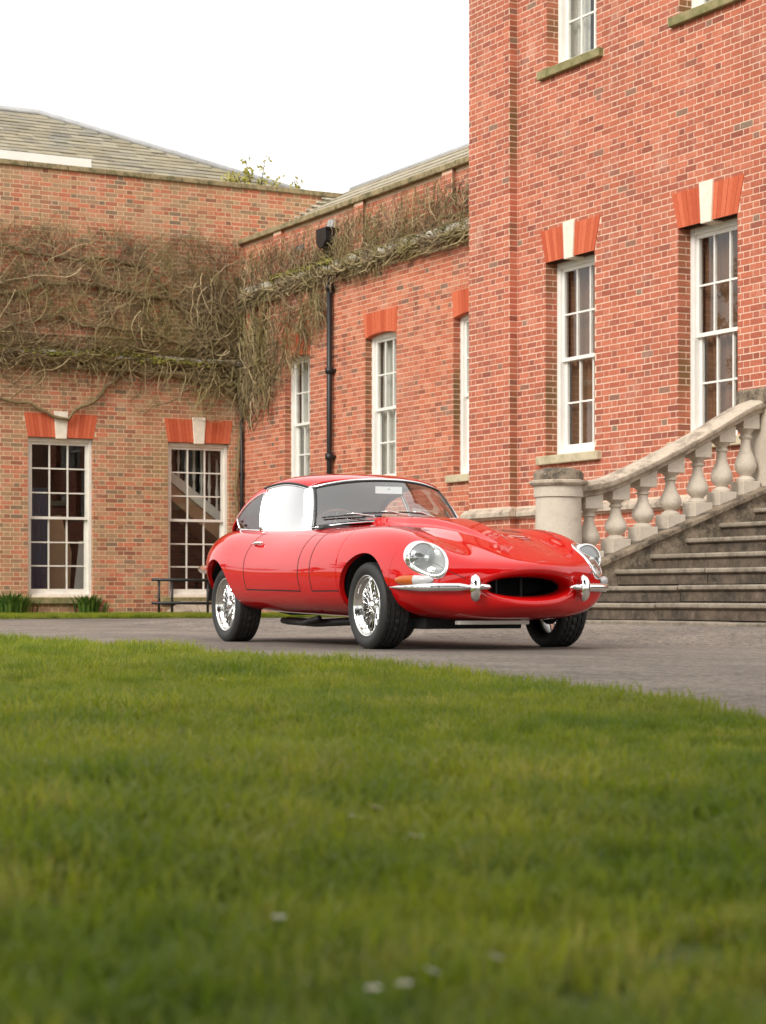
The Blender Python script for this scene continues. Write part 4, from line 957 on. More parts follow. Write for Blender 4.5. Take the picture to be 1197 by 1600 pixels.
bm = bmesh.new(); me = rb.mesh('roof', M['red'], True, False); bm.from_mesh(me); bmesh.ops.remove_doubles(bm, verts=bm.verts, dist=.0005); bmesh.ops.recalc_face_normals(bm, faces=bm.faces); bm.to_mesh(me); bm.free()
roof_o = new_obj('roof', me, CAR); sol = roof_o.modifiers.new('thickness', 'SOLIDIFY'); sol.thickness = .012; sol.offset = -1
hl_ = MB()
for side in (1, -1): hl_.grid([[loc(p*np.array([1,.97,1])-np.array([0,0,.022]), side) for p in r[:30]] for r in RG[2:50]])
hl_.build('headlining', M['headlining'], roof_o, smooth=True)
# rear side panel behind the quarter light down to the wing
def belt(s): return np.array([s, float(np.interp(s, [1.1,1.5,2.0,2.3,2.6], [.612,.622,.626,.605,.575])), float(np.interp(s, [1.1,1.4,2.0,2.3,2.6], [.797,.798,.812,.826,.842]))])
def side_pt(t, w):          # t along the rail (0..1 over EDG), w from rail (0) to belt (1)
    e = interp3(EDG, [t])[0]; b_ = belt(e[0]-.03*w); p = e+(b_-e)*w; p[1] += .016*math.sin(math.pi*w)*(e[2]-b_[2])/.3; return p
T_TIP = .705
TB = None
def strip(t0, t1, w0, w1, n=30, mW=8):
    return [[side_pt(t, w0+(w1-w0)*k/mW) for k in range(mW+1)] for t in np.linspace(t0, t1, n)]
for side in (1, -1):
    d = doors[side]
    # door glass: leans with the windscreen pillar in front and the post behind
    G = [[side_pt(tt+(ta-tt)*w, .035+w*.985) for w in np.linspace(0, 1, 9)] for tt, ta in zip(np.linspace(.012, .412, 26), np.linspace(-.075, .39, 26))]
    G = [[loc(p, side) for p in r] for r in G]
    MB().grid(G).build('door_glass', M['side_glass'], d, smooth=True)
    fr = [np.array(r[0]) for r in G]+[np.array(G[-1][k]) for k in range(1, 9)]
    MB().tube(fr, .007, 8).build('window_frame', M['chrome'], d, smooth=True)
    MB().tube([r[-1] for r in G], .007, 8).build('waist_trim', M['chrome'], d, smooth=True)
    Q = [[side_pt(tt+(ta-tt)*w, .115+w*.88) for w in np.linspace(0, 1, 9)] for tt, ta in zip(np.linspace(.426, T_TIP, 26), np.linspace(.405, T_TIP-.003, 26))]
    Q = [[loc(p, side) for p in r] for r in Q]
    qo = MB().grid(Q).build('quarter_light', M['quarter_glass'], CAR, smooth=True)
    MB().tube([Q[0][k] for k in range(8, -1, -1)]+[r[0] for r in Q[1:]]+[Q[-1][k] for k in range(1, 9)]+[r[-1] for r in Q[::-1]], .0065, 8).build('window_frame', M['chrome'], qo, smooth=True)
    MB().grid([[loc(side_pt(t, w), side) for w in (-.01, .03, .07, .125)] for t in np.linspace(.40, .76, 30)]).build('cant_panel', M['red'], roof_o, smooth=True)
    MB().tube([loc(interp3(EDG, [t])[0]+np.array([0,.004,.002]), side) for t in np.linspace(0.0, .44, 50)], .0085, 8).build('drip_rail', M['black'], roof_o, smooth=True)
# windscreen
def scr(t, w):              # t: -1..1 across, w: 0 base .. 1 top
    a = abs(t); b_ = np.array([.93+.27*a**2.2, .603*a, .858-.050*a**2.2]); tp = np.array([1.232+.165*a**2.4, .505*a, 1.160-.060*a**2.4]); p = b_+(tp-b_)*w
    p[0] -= .022*math.sin(math.pi*w); p[2] += .012*math.sin(math.pi*w); return (-p[1]*np.sign(t) if t else 0.0, p[0], p[2])
ts = np.linspace(-1, 1, 41)
ws = MB().grid([[scr(t, w) for w in np.linspace(0, 1, 13)] for t in ts]).build('windscreen', M['car_glass'], CAR, smooth=True)
MB().tube([scr(t, 1.0) for t in ts], .011, 8).build('header_trim', M['chrome'], ws, smooth=True)
MB().tube([scr(t, .965) for t in ts], .009, 8).build('rubber_seal', M['black'], ws, smooth=True)
MB().tube([scr(t, .0) for t in ts], .006, 8).build('base_trim', M['chrome'], ws, smooth=True)
MB().tube([scr(t, .02) for t in ts], .006, 8).build('rubber_seal', M['black'], ws, smooth=True)
for t in (-1, 1):
    G = []
    for w in np.linspace(-.06, 1.03, 18):
        p = np.array(scr(t*1.0, w)); sx = -t
        G.append([(p[0]+sx*(-.028), p[1]-.012, p[2]), (p[0]+sx*(-.002), p[1]-.012, p[2]+.006), (p[0]+sx*.016, p[1]+.008, p[2]+.003), (p[0]+sx*.024, p[1]+.088, p[2]-.006), (p[0]+sx*.004, p[1]+.092, p[2]-.008), (p[0]-sx*.02, p[1]+.03, p[2])])
    MB().grid(G, closed_v=True).build('windscreen_pillar', M['chrome'], CAR, smooth=True)
    MB().tube([scr(t*.955, w) for w in np.linspace(0, 1, 14)], .009, 8).build('rubber_seal', M['black'], ws, smooth=True)
# scuttle between bonnet and screen
MB().grid([[scr(t, 0.0)]+[(scr(t, 0)[0], scr(t, 0)[1]+.05, scr(t, 0)[2]-.03)] for t in ts]).build('scuttle', M['black'], CAR, smooth=True)
# three wipers, parked flat towards the driver's side
def on(t, w, o): p_ = np.array(scr(max(-1, min(1, t)), w)); return p_+np.array([0, -o, o*.8])
for tp, tt in ((.36, .90), (-.06, .50), (-.42, .06)):
    wp = MB().tube([on(tp, -.03, .012), on(tp+.03, .03, .035), on(tp+(tt-tp)*.45, .125, .032), on(tp+(tt-tp)*.62, .14, .024)], [.007, .005, .004, .003], 6).build('wiper', M['chrome_soft'], CAR, smooth=True)
    MB().tube([on(tt-(tt-tp)*.80*(k/8), .15-.03*(k/8), .016) for k in range(9)], .005, 6).build('wiper_blade', M['black'], wp, smooth=True)
# door handles
for side in (1, -1):
    u = u_of_s(1.73); v = v_of_z(u, .715, 3.0, 7); p = surf(u, [v])[0]
    G = [p+np.array([dx, o, .0]) for dx, o in ((-.075,.006),(-.06,.022),(0,.028),(.06,.024),(.08,.008))]
    MB().tube([loc(q_, side) for q_ in G], [.008,.011,.012,.011,.008], 8).build('door_handle', M['chrome'], doors[side], smooth=True)
# interior
MB().box(-.60, .60, 1.0, 2.5, .24, .27).build('floor_pan', M['matt'], CAR)
MB().box(-.62, .62, .98, 1.02, .24, .80).build('bulkhead', M['matt'], CAR)
for side in (1, -1): MB().grid([[loc((s, .60, z), side) for z in (.25, .50, belt(s)[2]-.02)] for s in np.linspace(1.0, 2.6, 8)]).build('door_card', M['leather'], doors[side], smooth=True)
MB().prism([(1.02,.60),(1.25,.62),(1.30,.74),(1.22,.80),(1.08,.825),(1.0,.825)], lambda a, c, d: (d, a, c), -.59, .59).build('dashboard', M['black'], CAR, bevel=.02)
MB().prism([(2.30,.3),(2.35,.78),(2.85,.70),(2.85,.45)], lambda a, c, d: (d, a, c), -.5, .5).build('luggage_deck', M['leather'], CAR)
for x in (-.30, .30):
    se = MB().prism([(1.42,.27),(1.45,.40),(1.90,.37),(1.95,.27)], lambda a, c, d: (d, a, c), x-.23, x+.23).build('seat', M['leather'], CAR, bevel=.04, seg=3)
    MB().prism([(1.86,.34),(1.98,.33),(2.16,.80),(2.14,.86),(2.08,.87),(2.03,.82)], lambda a, c, d: (d, a, c), x-.22, x+.22).build('backrest', M['leather'], se, bevel=.04, seg=3)
c = np.array((-.30, 1.47, .77)); nx = np.array((0, .90, .42)); nx /= np.linalg.norm(nx); e1 = np.array((1., 0, 0)); e2 = np.cross(nx, e1)
sw = MB().tube([c+(e1*math.cos(t)+e2*math.sin(t))*.195 for t in np.linspace(0, 2*math.pi, 37)], .011, 8).build('steering_wheel', M['wood'], CAR, smooth=True)
for a in (0.35, math.pi-.35, -math.pi/2): MB().tube([c, c+(e1*math.cos(a)+e2*math.sin(a))*.19], .009, 6).build('spoke', M['chrome'], sw)
MB().tube([c+nx*.0, c-nx*.28], .022, 8).build('column', M['black'], sw)
p = np.array(scr(-.02, .74)); mb = MB().box(p[0]-.11, p[0]+.11, p[1]+.075, p[1]+.09, p[2]-.035, p[2]+.025).build('rear_view_mirror', M['black'], CAR, bevel=.01)
MB().box(p[0]-.105, p[0]+.105, p[1]+.068, p[1]+.0745, p[2]-.03, p[2]+.02).build('mirror_back', M['chrome_soft'], mb)
MB().tube([p+np.array((0,.06,-.0)), np.array(scr(-.02, .98))+np.array((0,.02,-.01))], .005, 6).build('mirror_stem', M['chrome'], mb)
# underbody, exhaust, number-plate bracket under the nose
MB().prism([(-.50,.215),(2.0,.20),(3.2,.30),(3.2,.36),(-.50,.30)], lambda a, c, d: (d, a, c), -.42, .42).build('underbody', M['matt'], CAR, bevel=.02)
for x in (-.52,): MB().tube([(x, .6, .17), (x+.02, 1.3, .15), (x+.05, 1.9, .16)], .028, 8).build('exhaust_pipe', M['black'], CAR, smooth=True)
MB().tube([(-.60, 1.05, .185), (-.56, 1.4, .15), (-.46, 2.0, .16)], .022, 8).build('exhaust_pipe', M['black'], CAR, smooth=True)
MB().box(-.40, .10, -.62, -.56, .160, .185).build('undertray', M['headlining'], CAR, bevel=.004)
MB().box(-.5, .2, -.35, .1, .13, .2).build('front_frame', M['matt'], CAR, bevel=.01)
# wire wheels
TR_, RR = .292, .204
def make_wheel(side):
    root = empty('wheel'); root.parent = CAR
    W = .105
    prof = [(.198,-.072),(.207,-.090),(.225,-.100),(.247,-W),(.266,-.101),(.280,-.092),(.2875,-.080)]
    tread = []
    for gx in (-.052, -.019, .019, .052): tread += [(TR_-.0008, gx-.004), (TR_-.012, gx-.0035), (TR_-.012, gx+.0035), (TR_-.0008, gx+.004)]
    full = prof+[(TR_-.001,-.073)]+tread+[(TR_-.001,.073)]+[(r, -h) for r, h in prof[::-1]]
    tb = MB(); NSEG = 96; P = []
    for k in range(NSEG):
        a = 2*math.pi*k/NSEG; row = []
        for r, h in full:
            rr = r-(.009 if (r > TR_-.003 and (k+int(abs(h)*60)) % 3 == 0) else 0)
            row.append((h, rr*math.cos(a), rr*math.sin(a)))
        P.append(row)
    ty = tb.grid(P, closed_u=True).build('tyre', M['rubber'], root, smooth=True, sharp=40)
    o = -side                                       # outward direction along car x
    def L(pr): return [(r, o*h) for r, h in pr]
    MB().lathe(L([(.200,.072),(.2045,.082),(.2065,.0885),(.2045,.093),(.199,.093),(.194,.088),(.189,.074),(.186,.06),(.176,.05),(.172,.038),(.170,.01),(.176,-.03),(.190,-.06),(.200,-.08)]), 56, axis='x').build('rim', M['chrome_soft'], root, smooth=True)
    MB().lathe(L([(.0,.072),(.016,.071),(.03,.064),(.038,.05),(.041,.03),(.045,.02),(.050,.012),(.052,-.06),(.0,-.06)]), 24, axis='x').build('hub', M['chrome'], root, smooth=True)
    ears = MB()
    for a in (.5, .5+math.pi):
        d = np.array((0, math.cos(a), math.sin(a))); n_ = np.array((0, -math.sin(a), math.cos(a))); ox = np.array((o, 0, 0))
        V = []
        for r, w, h0, h1 in ((.012,.018,.045,.072),(.045,.014,.042,.066),(.072,.009,.050,.064)):
            V += [d*r+n_*w+ox*h0, d*r-n_*w+ox*h0, d*r-n_*w*.5+ox*h1, d*r+n_*w*.5+ox*h1]
        ears.add(V, [(0,1,5,4),(1,2,6,5),(2,3,7,6),(3,0,4,7),(4,5,9,8),(5,6,10,9),(6,7,11,10),(7,4,8,11),(8,9,10,11)])
    ears.build('knock_off', M['chrome'], root, bevel=.003)
    sp = MB()
    for rows_, (r0, h0, r1, h1, n, tw) in enumerate(((.043,.032,.173,.040,24,.42),(.043,.030,.173,.034,24,-.42),(.050,-.045,.174,.008,12,.3),(.050,-.045,.174,.008,12,-.3))):
        for k in range(n):
            a = 2*math.pi*(k+.25*rows_)/n; b = a+tw
            sp.tube([(o*h0, r0*math.cos(a), r0*math.sin(a)), (o*h1, r1*math.cos(b), r1*math.sin(b))], .0028, 4, cap=False)
    s_o = sp.build('wire_spokes', M['chrome'], root, fix=False); s_o['kind'] = 'stuff'
    MB().lathe(L([(.0,-.03),(.13,-.032),(.132,-.05),(.0,-.05)]), 28, axis='x').build('brake_disc', M['matt'], root)
    return root
for side in (1, -1):
    w0 = make_wheel(side); w0.scale = (.97,.96,.96); w0.location = (-side*.652, 0, TR_*.96-.005); w0.rotation_euler = (.3, 0, 0)
    w1 = copy_tree(w0, CAR); w1.location = (-side*.650, 2.438, TR_*.96-.005); w1.rotation_euler = (1.1, 0, 0)
# ---------------------------------------------------------------- vegetation
def vine_path(axis, p0, u, z, ang, L, seg, wob, d0, lims, grav=0.0):
    pts = [T(axis, p0, u, -d0, z)]; n = max(2, int(L/seg)); cur = random.uniform(-.3, .3)
    for i in range(n):
        cur = cur*.8+random.gauss(0, wob); ang += cur*.35
        if grav: ang += (-math.pi/2-ang)*grav
        u += math.cos(ang)*seg; z += math.sin(ang)*seg
        u = min(max(u, lims[0]), lims[1]); z = min(max(z, lims[2]), lims[3])
        pts.append(T(axis, p0, u, -d0-random.uniform(-.012, .02), z))
    return pts
def climber(name, label, axis, p0, specs, stems, moss):
    root = empty(name); tag(root, label, 'vine')
    for pts, r0, r1 in stems:
        n = len(pts); P = []
        for i in range(n-1):
            for k in range(6):
                t = k/6; u = pts[i][0]+(pts[i+1][0]-pts[i][0])*t; z = pts[i][1]+(pts[i+1][1]-pts[i][1])*t
                ph = u*3.1+z*2.3+r0*300; P.append(T(axis, p0, u+.06*math.sin(ph*.9)+random.gauss(0,.014), -.06-random.uniform(0,.03), z+.07*math.sin(ph)+.035*math.sin(ph*2.7)+random.gauss(0,.014)))
        P.append(T(axis, p0, pts[-1][0], -.06, pts[-1][1]))
        MB().tube(P, list(np.linspace(r0, r1, len(P))), 6).build('stem', M['vine'], root, smooth=True)
    tw = MB()
    for (n, ur, zr, ar, Lr, r, wob, grav, lims) in specs:
        for _ in range(n):
            u = random.uniform(*ur) if not callable(ur) else ur(); z = random.uniform(*zr) if not callable(zr) else zr(u)
            L = random.uniform(*Lr); p = vine_path(axis, p0, u, z, random.uniform(*ar), L, .07, wob, random.uniform(.02, .10) if random.random() < .45 else random.uniform(.10, .19), lims, grav)
            rr = r*random.uniform(.6, 1.4); tw.tube(p, list(np.linspace(rr, rr*.35, len(p))), 3, cap=False)
    o = tw.build('twigs', M['twig'], root, fix=False); o['kind'] = 'stuff'
    if moss:
        mb = MB()
        for (n, ua, ub, zf, sz) in moss:
            for _ in range(n):
                u = random.uniform(ua, ub); z = zf(u)+random.gauss(0, .025); c = np.array(T(axis, p0, u, -.07-random.uniform(0,.08), z)); s = sz*random.uniform(.5, 1.4)
                P = [[tuple(c+s*np.array((1.3*math.cos(a)*math.sin(b)*random.uniform(.7,1.2), 1.3*math.sin(a)*math.sin(b), .6*math.cos(b)*random.uniform(.7,1.2)))) for b in np.linspace(.15, 3.0, 5)] for a in np.linspace(0, 2*math.pi, 7)[:-1]]
                mb.grid(P, closed_u=True)
        o = mb.build('moss', M['moss'], root, smooth=True); o['kind'] = 'stuff'
    return root
PI = math.pi
LA = (7.2, 15.25, 3.2, 6.75)
climber('bare_climber', 'leafless tangled climber over the upper wall of the brown range', 'y', YA,
  [(760, (7.4, 15.2), (4.55, 6.45), (0, 2*PI), (.4, 1.4), .0065, .42, 0, (7.2,15.25,4.45,6.6)),
   (480, (7.4, 15.2), (5.2, 6.4), (-PI*.9, -PI*.1), (.6, 1.9), .007, .3, .03, (7.2,15.25,4.45,6.7)),
   (520, (7.4, 15.2), (6.1, 6.5), (PI*.2, PI*.8), (.2, .6), .006, .5, 0, (7.2,15.25,4.45,7.1)),
   (700, (7.4, 15.2), (4.25, 4.6), (-.4, .4), (.5, 1.6), .009, .3, 0, (7.2,15.25,4.2,4.75)),
   (330, (7.4, 15.2), (4.3, 4.5), (-PI*.85, -PI*.15), (.4, 1.3), .007, .4, 0, LA),
   (180, (14.3, 15.25), (3.9, 6.2), (-PI*.8, -PI*.2), (.4, 1.2), .009, .4, .03, (14.0,15.26,3.4,6.5))],
  [([(7.2,4.42),(9,4.40),(10.8,4.46),(12,4.40),(13.2,4.32),(14.3,4.20),(15.1,3.95)], .05, .06),
   ([(7.2,4.36),(9.5,4.47),(11.5,4.36),(13.3,4.27),(14.6,4.08),(15.2,3.85)], .035, .05),
   ([(15.22,.1),(15.2,2.0),(15.18,3.6),(15.1,4.4),(14.9,5.2),(14.6,5.8)], .03, .03),
   ([(15.1,4.1),(14.0,5.4),(12.6,5.72),(11.0,5.45),(9.0,5.6),(7.3,5.4)], .05, .025),
   ([(14.9,4.8),(13.4,6.0),(11.6,6.15),(9.4,6.1),(7.4,6.3)], .035, .02),
   ([(14.6,4.5),(13.0,5.0),(11.6,5.0),(10.0,4.75),(8.2,5.1)], .035, .02),
   ([(13.1,4.3),(12.6,3.75),(12.0,3.42),(11.3,3.62),(10.4,3.58),(9.0,3.9)], .035, .022),
   ([(11.2,4.4),(11.0,5.6),(11.3,6.4)], .025, .012), ([(12.4,4.45),(12.6,5.5),(12.2,6.45)], .025, .012), ([(13.6,4.4),(13.5,5.4),(13.9,6.4)], .025, .012),
   ([(11.9,4.3),(11.3,3.9),(10.6,3.5)], .02, .01), ([(14.6,4.1),(14.0,3.75),(13.3,3.55)], .02, .01)],
  [(900, 7.3, 14.3, lambda u: 4.47+.03*math.sin(u*3)-.02*max(0, u-12.5), .026), (160, 13.2, 15.0, lambda u: 4.40, .03)])
LW = (24.0, 33.6, 3.4, 6.6)
climber('hanging_climber', 'leafless climber matted along the parapet of the red wing', 'x', XW,
  [(1350, (24.0, 33.5), lambda u: random.uniform(5.6, 6.22+.1*math.sin(u*2)), (-PI*.98, -PI*.02), (.2, .7), .007, .4, 0, (24,33.6,5.55,6.5)),
   (850, (24.0, 33.5), (5.75, 6.3), (PI*.15, PI*.85), (.2, .6), .006, .4, 0, (24,33.6,5.5,6.45)),
   (800, (24.0, 33.5), (5.50, 5.66), (-.35, .35), (.4, 1.2), .009, .25, 0, (24,33.6,5.42,5.75)),
   (620, (30.2, 33.5), lambda u: random.uniform(max(4.0, 5.5-(u-29.8)*.75), 5.6), (-PI*.95, -PI*.05), (.3, 1.0), .007, .45, .012, (30.1,33.6,3.6,5.65)),
   (260, (32.2, 33.55), (3.7, 5.2), (-PI*.75, -PI*.25), (.3, .9), .009, .4, .02, (31.9,33.6,3.2,5.6)),
   (90, (28.0, 30.2), (5.4, 5.55), (-PI*.7, -PI*.3), (.1, .35), .006, .4, 0, (24,33.6,5.0,5.6))],
  [([(24.0,5.66),(26,5.60),(28,5.54),(30.2,5.56),(32,5.58),(33.5,5.55)], .05, .05), ([(33.55,3.9),(33.2,4.6),(33.0,5.4),(32.4,5.9)], .06, .03), ([(33.5,3.7),(32.9,4.3),(32.6,5.1),(32.5,5.6)], .05, .025),
   ([(33.4,4.0),(32.6,3.9),(32.0,4.4),(31.6,5.1)], .03, .015), ([(24.0,5.9),(26.5,5.82),(29,5.85),(31.5,5.9)], .025, .02), ([(33.4,3.9),(33.3,3.3),(32.9,3.5),(32.4,4.0)], .02, .01)],
  [(260, 29.9, 32.3, lambda u: 5.76, .03), (120, 24.2, 29.9, lambda u: 5.72, .022)])

# leaves: n leaf quads inside ellipsoidal clumps
def leaf_cloud(clumps, n, size, seedv=0):
    rg_ = np.random.default_rng(seedv); C = np.array([c[:3] for c in clumps]); Rd = np.array([c[3] for c in clumps]); wts = Rd**2/np.sum(Rd**2)
    k = rg_.choice(len(clumps), n, p=wts); d = rg_.normal(size=(n, 3)); d /= np.linalg.norm(d, axis=1, keepdims=True)
    P = C[k]+d*(Rd[k]*rg_.uniform(.45, 1.0, n)**.6)[:, None]*np.array([1, 1, .75])
    a = rg_.normal(size=(n, 3)); a /= np.linalg.norm(a, axis=1, keepdims=True); b = np.cross(a, d); b /= np.maximum(np.linalg.norm(b, axis=1, keepdims=True), 1e-6)
    s = size*rg_.uniform(.6, 1.3, n)[:, None]
    V = np.stack([P-a*s, P+b*s*.5, P+a*s, P-b*s*.5], 1).reshape(-1, 3); F = np.arange(4*n).reshape(-1, 4)
    return V, F
def leaf_mesh(name, V, F, mat):
    me = bpy.data.meshes.new(name); me.from_pydata(V.tolist(), [], F.tolist()); me.materials.append(mat); return me
# shrubs that grow behind the parapet and show against the sky
def sprig_shrub(name, label, c, spread, hh, n):
    root = empty(name, c); tag(root, label, 'shrub'); cl = []
    for i in range(n):
        x = random.uniform(-spread, spread); h = hh*random.uniform(.45, 1)*(1-.35*abs(x)/spread); p = [(0, 0, -.5), (x*.5, random.uniform(-.1,.1), h*.35), (x, random.uniform(-.15,.15), h)]
        MB().tube(p, [.02, .012, .006], 5).build('stem', M['bark'], root)
        for t in np.linspace(.5, 1, 5): cl.append((x*(.4+.6*t), random.uniform(-.1,.1), h*t, .10))
    V, F = leaf_cloud(cl, 45*n, .045, n); o = new_obj('leaves', leaf_mesh('leaves', V, F, M['leaf_yellow']), root); o['kind'] = 'stuff'
sprig_shrub('sprig_shrub', 'yellow green shrub sprouting above the parapet beside the hipped roof', (15.85, 34.4, 7.45), .62, .95, 8)
sprig_shrub('sprig_shrub', 'single small leafy sprig above the parapet near the wing roof', (16.72, 34.3, 7.45), .1, .68, 3)
# plants at the foot of the range
def foot_plant(label, c, w, h, n, seedv):
    root = empty('leafy_plant', c); tag(root, label, 'plant', 'plants at the foot of the brown range'); rr = random.Random(seedv); b = MB()
    for i in range(n):
        a = rr.uniform(0, 2*PI); r = abs(rr.gauss(0, w*.5)); L = h*rr.uniform(.6, 1.15); lean = rr.uniform(.1, .5)
        x, y = r*math.cos(a), r*math.sin(a)*.5; dx, dy = math.cos(a)*L*lean, math.sin(a)*L*lean; wd = .016*rr.uniform(.6,1.4); px, py = -math.sin(a)*wd, math.cos(a)*wd
        b.add([(x-px,y-py,0),(x+px,y+py,0),(x+dx*.4+px*1.3,y+dy*.4+py*1.3,L*.6),(x+dx*.4-px*1.3,y+dy*.4-py*1.3,L*.6),(x+dx,y+dy,L*(1-lean*.35))], [(0,1,2,3),(3,2,4)])
    b.build('blades', M['leaf_green'], root, fix=False)['kind'] = 'stuff'
foot_plant('bushy green plant left of the tan board window under the wall', (10.95, 33.45, .02), .34, .40, 260, 1)
foot_plant('spiky green plant below the sill of the tan board window', (12.3, 33.42, .02), .28, .36, 190, 2)
foot_plant('dense green plant at the wall far from the pipe corner', (9.9, 33.45, .02), .3, .36, 200, 3)
foot_plant('short weed tuft growing by the iron railing', (14.6, 33.2, .02), .12, .2, 50, 4)

# lawn: tufts scattered over points, one object
src = bpy.data.collections.new('grass_sources')
def tuft(seedv, n, h, spread):
    rr = random.Random(seedv); b = MB()
    for i in range(n):
        a = rr.uniform(0, 2*PI); r = spread*math.sqrt(rr.random()); x, y = r*math.cos(a), r*math.sin(a); L = h*rr.uniform(.5, 1.2); la = rr.uniform(0, 2*PI); lean = rr.uniform(.15, .8)*L; w = rr.uniform(.0011, .0021)
        px, py = -math.sin(la)*w, math.cos(la)*w; dx, dy = math.cos(la)*lean, math.sin(la)*lean
        b.add([(x-px,y-py,-.005),(x+px,y+py,-.005),(x+dx*.35+px*.9,y+dy*.35+py*.9,L*.6),(x+dx*.35-px*.9,y+dy*.35-py*.9,L*.6),(x+dx,y+dy,L*.95-lean*.25)], [(0,1,2,3),(3,2,4)])
    o = bpy.data.objects.new('grass_tuft', b.mesh('grass_tuft', M['grass'], fix=False)); src.objects.link(o)
for sd_ in range(5): tuft(sd_, 46, .042+.006*sd_, .055)
def grass_field(name, label, pts, scl):
    me = bpy.data.meshes.new(name); me.from_pydata([tuple(p) for p in pts], [], [])
    a = me.attributes.new('scl', 'FLOAT', 'POINT'); a.data.foreach_set('value', np.asarray(scl, float))
    a = me.attributes.new('rot', 'FLOAT_VECTOR', 'POINT'); r = np.zeros((len(pts), 3)); r[:, 2] = RNG.uniform(0, 6.283, len(pts)); r[:, :2] = RNG.normal(0, .10, (len(pts), 2)); a.data.foreach_set('vector', r.ravel())
    o = new_obj(name, me); tag(o, label, 'grass', kind='stuff')
    ng = bpy.data.node_groups.new(name+'_nodes', 'GeometryNodeTree'); ng.interface.new_socket('Geometry', in_out='INPUT', socket_type='NodeSocketGeometry'); ng.interface.new_socket('Geometry', in_out='OUTPUT', socket_type='NodeSocketGeometry')
    gi, go = ng.nodes.new('NodeGroupInput'), ng.nodes.new('NodeGroupOutput'); ci = ng.nodes.new('GeometryNodeCollectionInfo'); ci.inputs['Collection'].default_value = src; ci.inputs['Separate Children'].default_value = True
    ip = ng.nodes.new('GeometryNodeInstanceOnPoints'); ip.inputs['Pick Instance'].default_value = True
    na = ng.nodes.new('GeometryNodeInputNamedAttribute'); na.data_type = 'FLOAT'; na.inputs['Name'].default_value = 'scl'; nb = ng.nodes.new('GeometryNodeInputNamedAttribute'); nb.data_type = 'FLOAT_VECTOR'; nb.inputs['Name'].default_value = 'rot'
    l = ng.links.new; l(gi.outputs[0], ip.inputs['Points']); l(ci.outputs[0], ip.inputs['Instance']); l(na.outputs[0], ip.inputs['Scale']); l(nb.outputs[0], ip.inputs['Rotation']); l(ip.outputs[0], go.inputs[0])
    mod = o.modifiers.new('scatter', 'NODES'); mod.node_group = ng; return o
def sample_lawn():
    P, S = [], []
    for d0, d1, dens, sc in ((.7, 3.0, 620, .85), (3.0, 6.0, 520, .95), (6.0, 10, 420, 1.05), (10, 20, 230, 1.2)):
        hw = lambda D: D*.2+1.3
        A = (d1-d0)*2*hw(d1); n = int(A*dens); D = RNG.uniform(d0, d1, n); Rr = RNG.uniform(-1, 1, n)*hw(d1)
        X = CAMR[0]*Rr+CAMV[0]*D; Y = CAMR[1]*Rr+CAMV[1]*D
        ok = (X < edge_x(Y)+.025*np.sin(Y*7.1)+.02*np.sin(Y*17.3+1)+.01) & (np.abs(Rr) < hw(D)+.2)
        X, Y = X[ok], Y[ok]; nf = .5+.25*np.sin(X*1.9+1.3*np.sin(Y*1.1))+.25*np.sin(Y*2.3+X*.7+1.0); s = sc*(.6+.75*nf)*RNG.uniform(.75, 1.3, len(X))
        P.append(np.stack([X, Y, np.full(len(X), .015)], 1)); S.append(s)
    return np.vstack(P), np.concatenate(S)
P_, S_ = sample_lawn(); grass_field('lawn_grass', 'short green lawn grass in front of the drive', P_, S_)
n = 9000; X = RNG.uniform(3, 15.2, n); Y = 29.5+4.1*RNG.random(n)**1.3; grass_field('verge_grass', 'rough grass strip along the foot of the brown range', np.stack([X, Y, np.full(n, .015)], 1), RNG.uniform(.6, 1.25, n))
# daisies in the lawn
M['petal'] = simple('daisy_petal', srgb(236,232,228), .6); M['daisy_eye'] = simple('daisy_eye', srgb(214,170,40), .7)
def daisy(label, x, y, z, s):
    root = empty('daisy', (x, y, 0)); tag(root, label, 'flower', 'daisies in the lawn'); b = MB(); ti = random.uniform(-.4,.4)
    MB().tube([(0,0,0),(.004,.002,z*.6),(0,0,z)], .0012, 5).build('stem', M['leaf_green'], root)
    for k in range(15):
        a = 2*PI*k/15; c_, s2 = math.cos(a), math.sin(a); w = .0022*s; r0, r1 = .003*s, .0125*s
        b.add([(c_*r0-s2*w*.5,s2*r0+c_*w*.5,z),(c_*r0+s2*w*.5,s2*r0-c_*w*.5,z),(c_*r1*.8+s2*w,s2*r1*.8-c_*w,z+.003+ti*c_*.006),(c_*r1,s2*r1,z+.002+ti*c_*.008),(c_*r1*.8-s2*w,s2*r1*.8+c_*w,z+.003+ti*c_*.006)], [(0,1,2,3,4)])
    b.build('petals', M['petal'], root, fix=False); MB().lathe([(0,z+.005*s),(.003*s,z+.004*s),(.0042*s,z+.001*s)], 10).build('eye', M['daisy_eye'], root, smooth=True)
def lawn_at(px, py, z):
    D = 3250*(.335-z)/(py-932); Rr = (px-598.5)/3250*D; return CAMR[0]*Rr+CAMV[0]*D, CAMR[1]*Rr+CAMV[1]*D
for i, (px, py, s) in enumerate(((583,1548,.5),(632,1541,.5),(676,1520,.5),(557,1278,.85),(586,1262,.8),(650,1308,.7),(349,1263,.7),(347,1062,1.3),(776,1498,.5),(436,1436,.5))):
    x, y = lawn_at(px, py, .055); daisy('small white daisy standing in the lawn grass', x, y, .055, s)

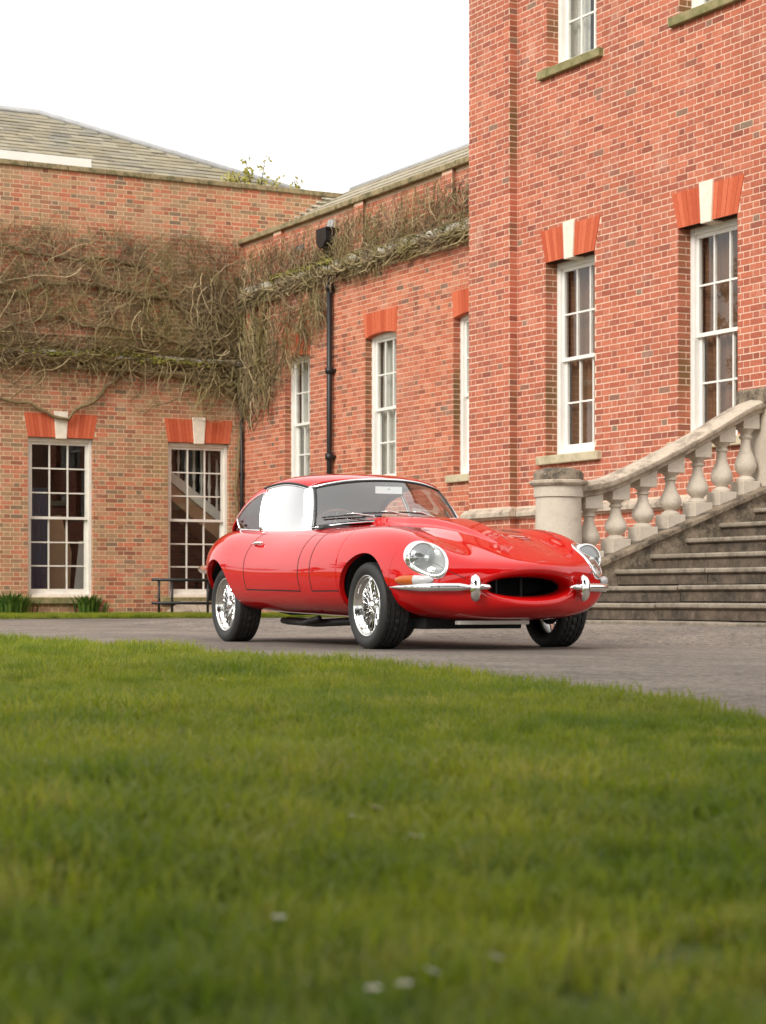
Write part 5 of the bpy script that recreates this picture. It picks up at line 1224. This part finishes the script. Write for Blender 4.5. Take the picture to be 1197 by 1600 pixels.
# tall trees across the lawn: they mirror in the paintwork; near ones are added as shade
def make_tree(name, label, x, y, H, seedv, leafm, n, base=.28, wide=.34, parts=None):
    root = empty(name, (x, y, 0)); tag(root, label, 'tree', 'trees round the lawn'); rr = random.Random(seedv); cl = []
    MB().tube([(0,0,-.1),(.1,.05,H*.25),(-.05,.1,H*.55),(0,0,H*.85)], [H*.028,H*.022,H*.014,H*.004], 10).build('trunk', M['bark'], root, smooth=True)
    for i in range(22):
        t = rr.uniform(base, .98); a = rr.uniform(0, 2*PI); L = H*wide*math.sin(PI*min(1, max(.08, (t-base*.8)/(1-base*.8)))**.8)*rr.uniform(.5, 1)+.3; z = H*t
        e = (math.cos(a)*L, math.sin(a)*L, z+L*.25)
        MB().tube([(0,0,z-L*.3),(e[0]*.5,e[1]*.5,z-.02*H),e], [H*.009,H*.005,H*.002], 5).build('limb', M['bark'], root)
        cl.append((*e, H*rr.uniform(.07,.12))); cl.append((e[0]*.6+rr.gauss(0,.3), e[1]*.6+rr.gauss(0,.3), e[2]+rr.gauss(0,.3), H*rr.uniform(.06,.11)))
    V, F = leaf_cloud(cl, n, .11, seedv); o = new_obj('crown', leaf_mesh('crown', V, F, leafm), root); return root
t0 = make_tree('broad_tree', 'broad leafy tree across the lawn from the mansion', -24, 4, 12, 3, M['leaf_dark'], 16000)
for i, (x, y, rz) in enumerate(((-22, 13, 1), (-21, 22, 2.2), (-18, 31, 4), (-26, -6, 3), (-17, -15, 5), (-7, -22, .7), (4, -26, 2.8), (-31, 72, 5.1), (-38, 68, 2.0), (-36, 82, .2), (-16, 76, 1.0), (-20, 82, 2.0), (-13, 84, 3.1), (-9, 92, 4.2), (-25, 78, 5.5), (-29, 90, .6))):
    c_ = copy_tree(t0); c_.location = (x, y, 0); c_.rotation_euler = (0, 0, rz); s = random.uniform(.9, 1.25)*(.8 if y < 60 else (1.15 if x < -30 else .42)); c_.scale = (s, s, s)

# unseen trees added behind the camera so their crowns dim the near grass
tb = make_tree('added_shade_tree', 'added unseen tree shading the near end of the lawn', -1.9, -2.8, 12, 9, M['leaf_dark'], 130000, .30, .56)
for (x, y, rz) in ((-5.6, -1.0, 1.3), (1.2, -6.0, 2.9)):
    c_ = copy_tree(tb); c_.location = (x, y, 0); c_.rotation_euler = (0, 0, rz)
    c_['label'] = 'added unseen tree shading the near end of the lawn'
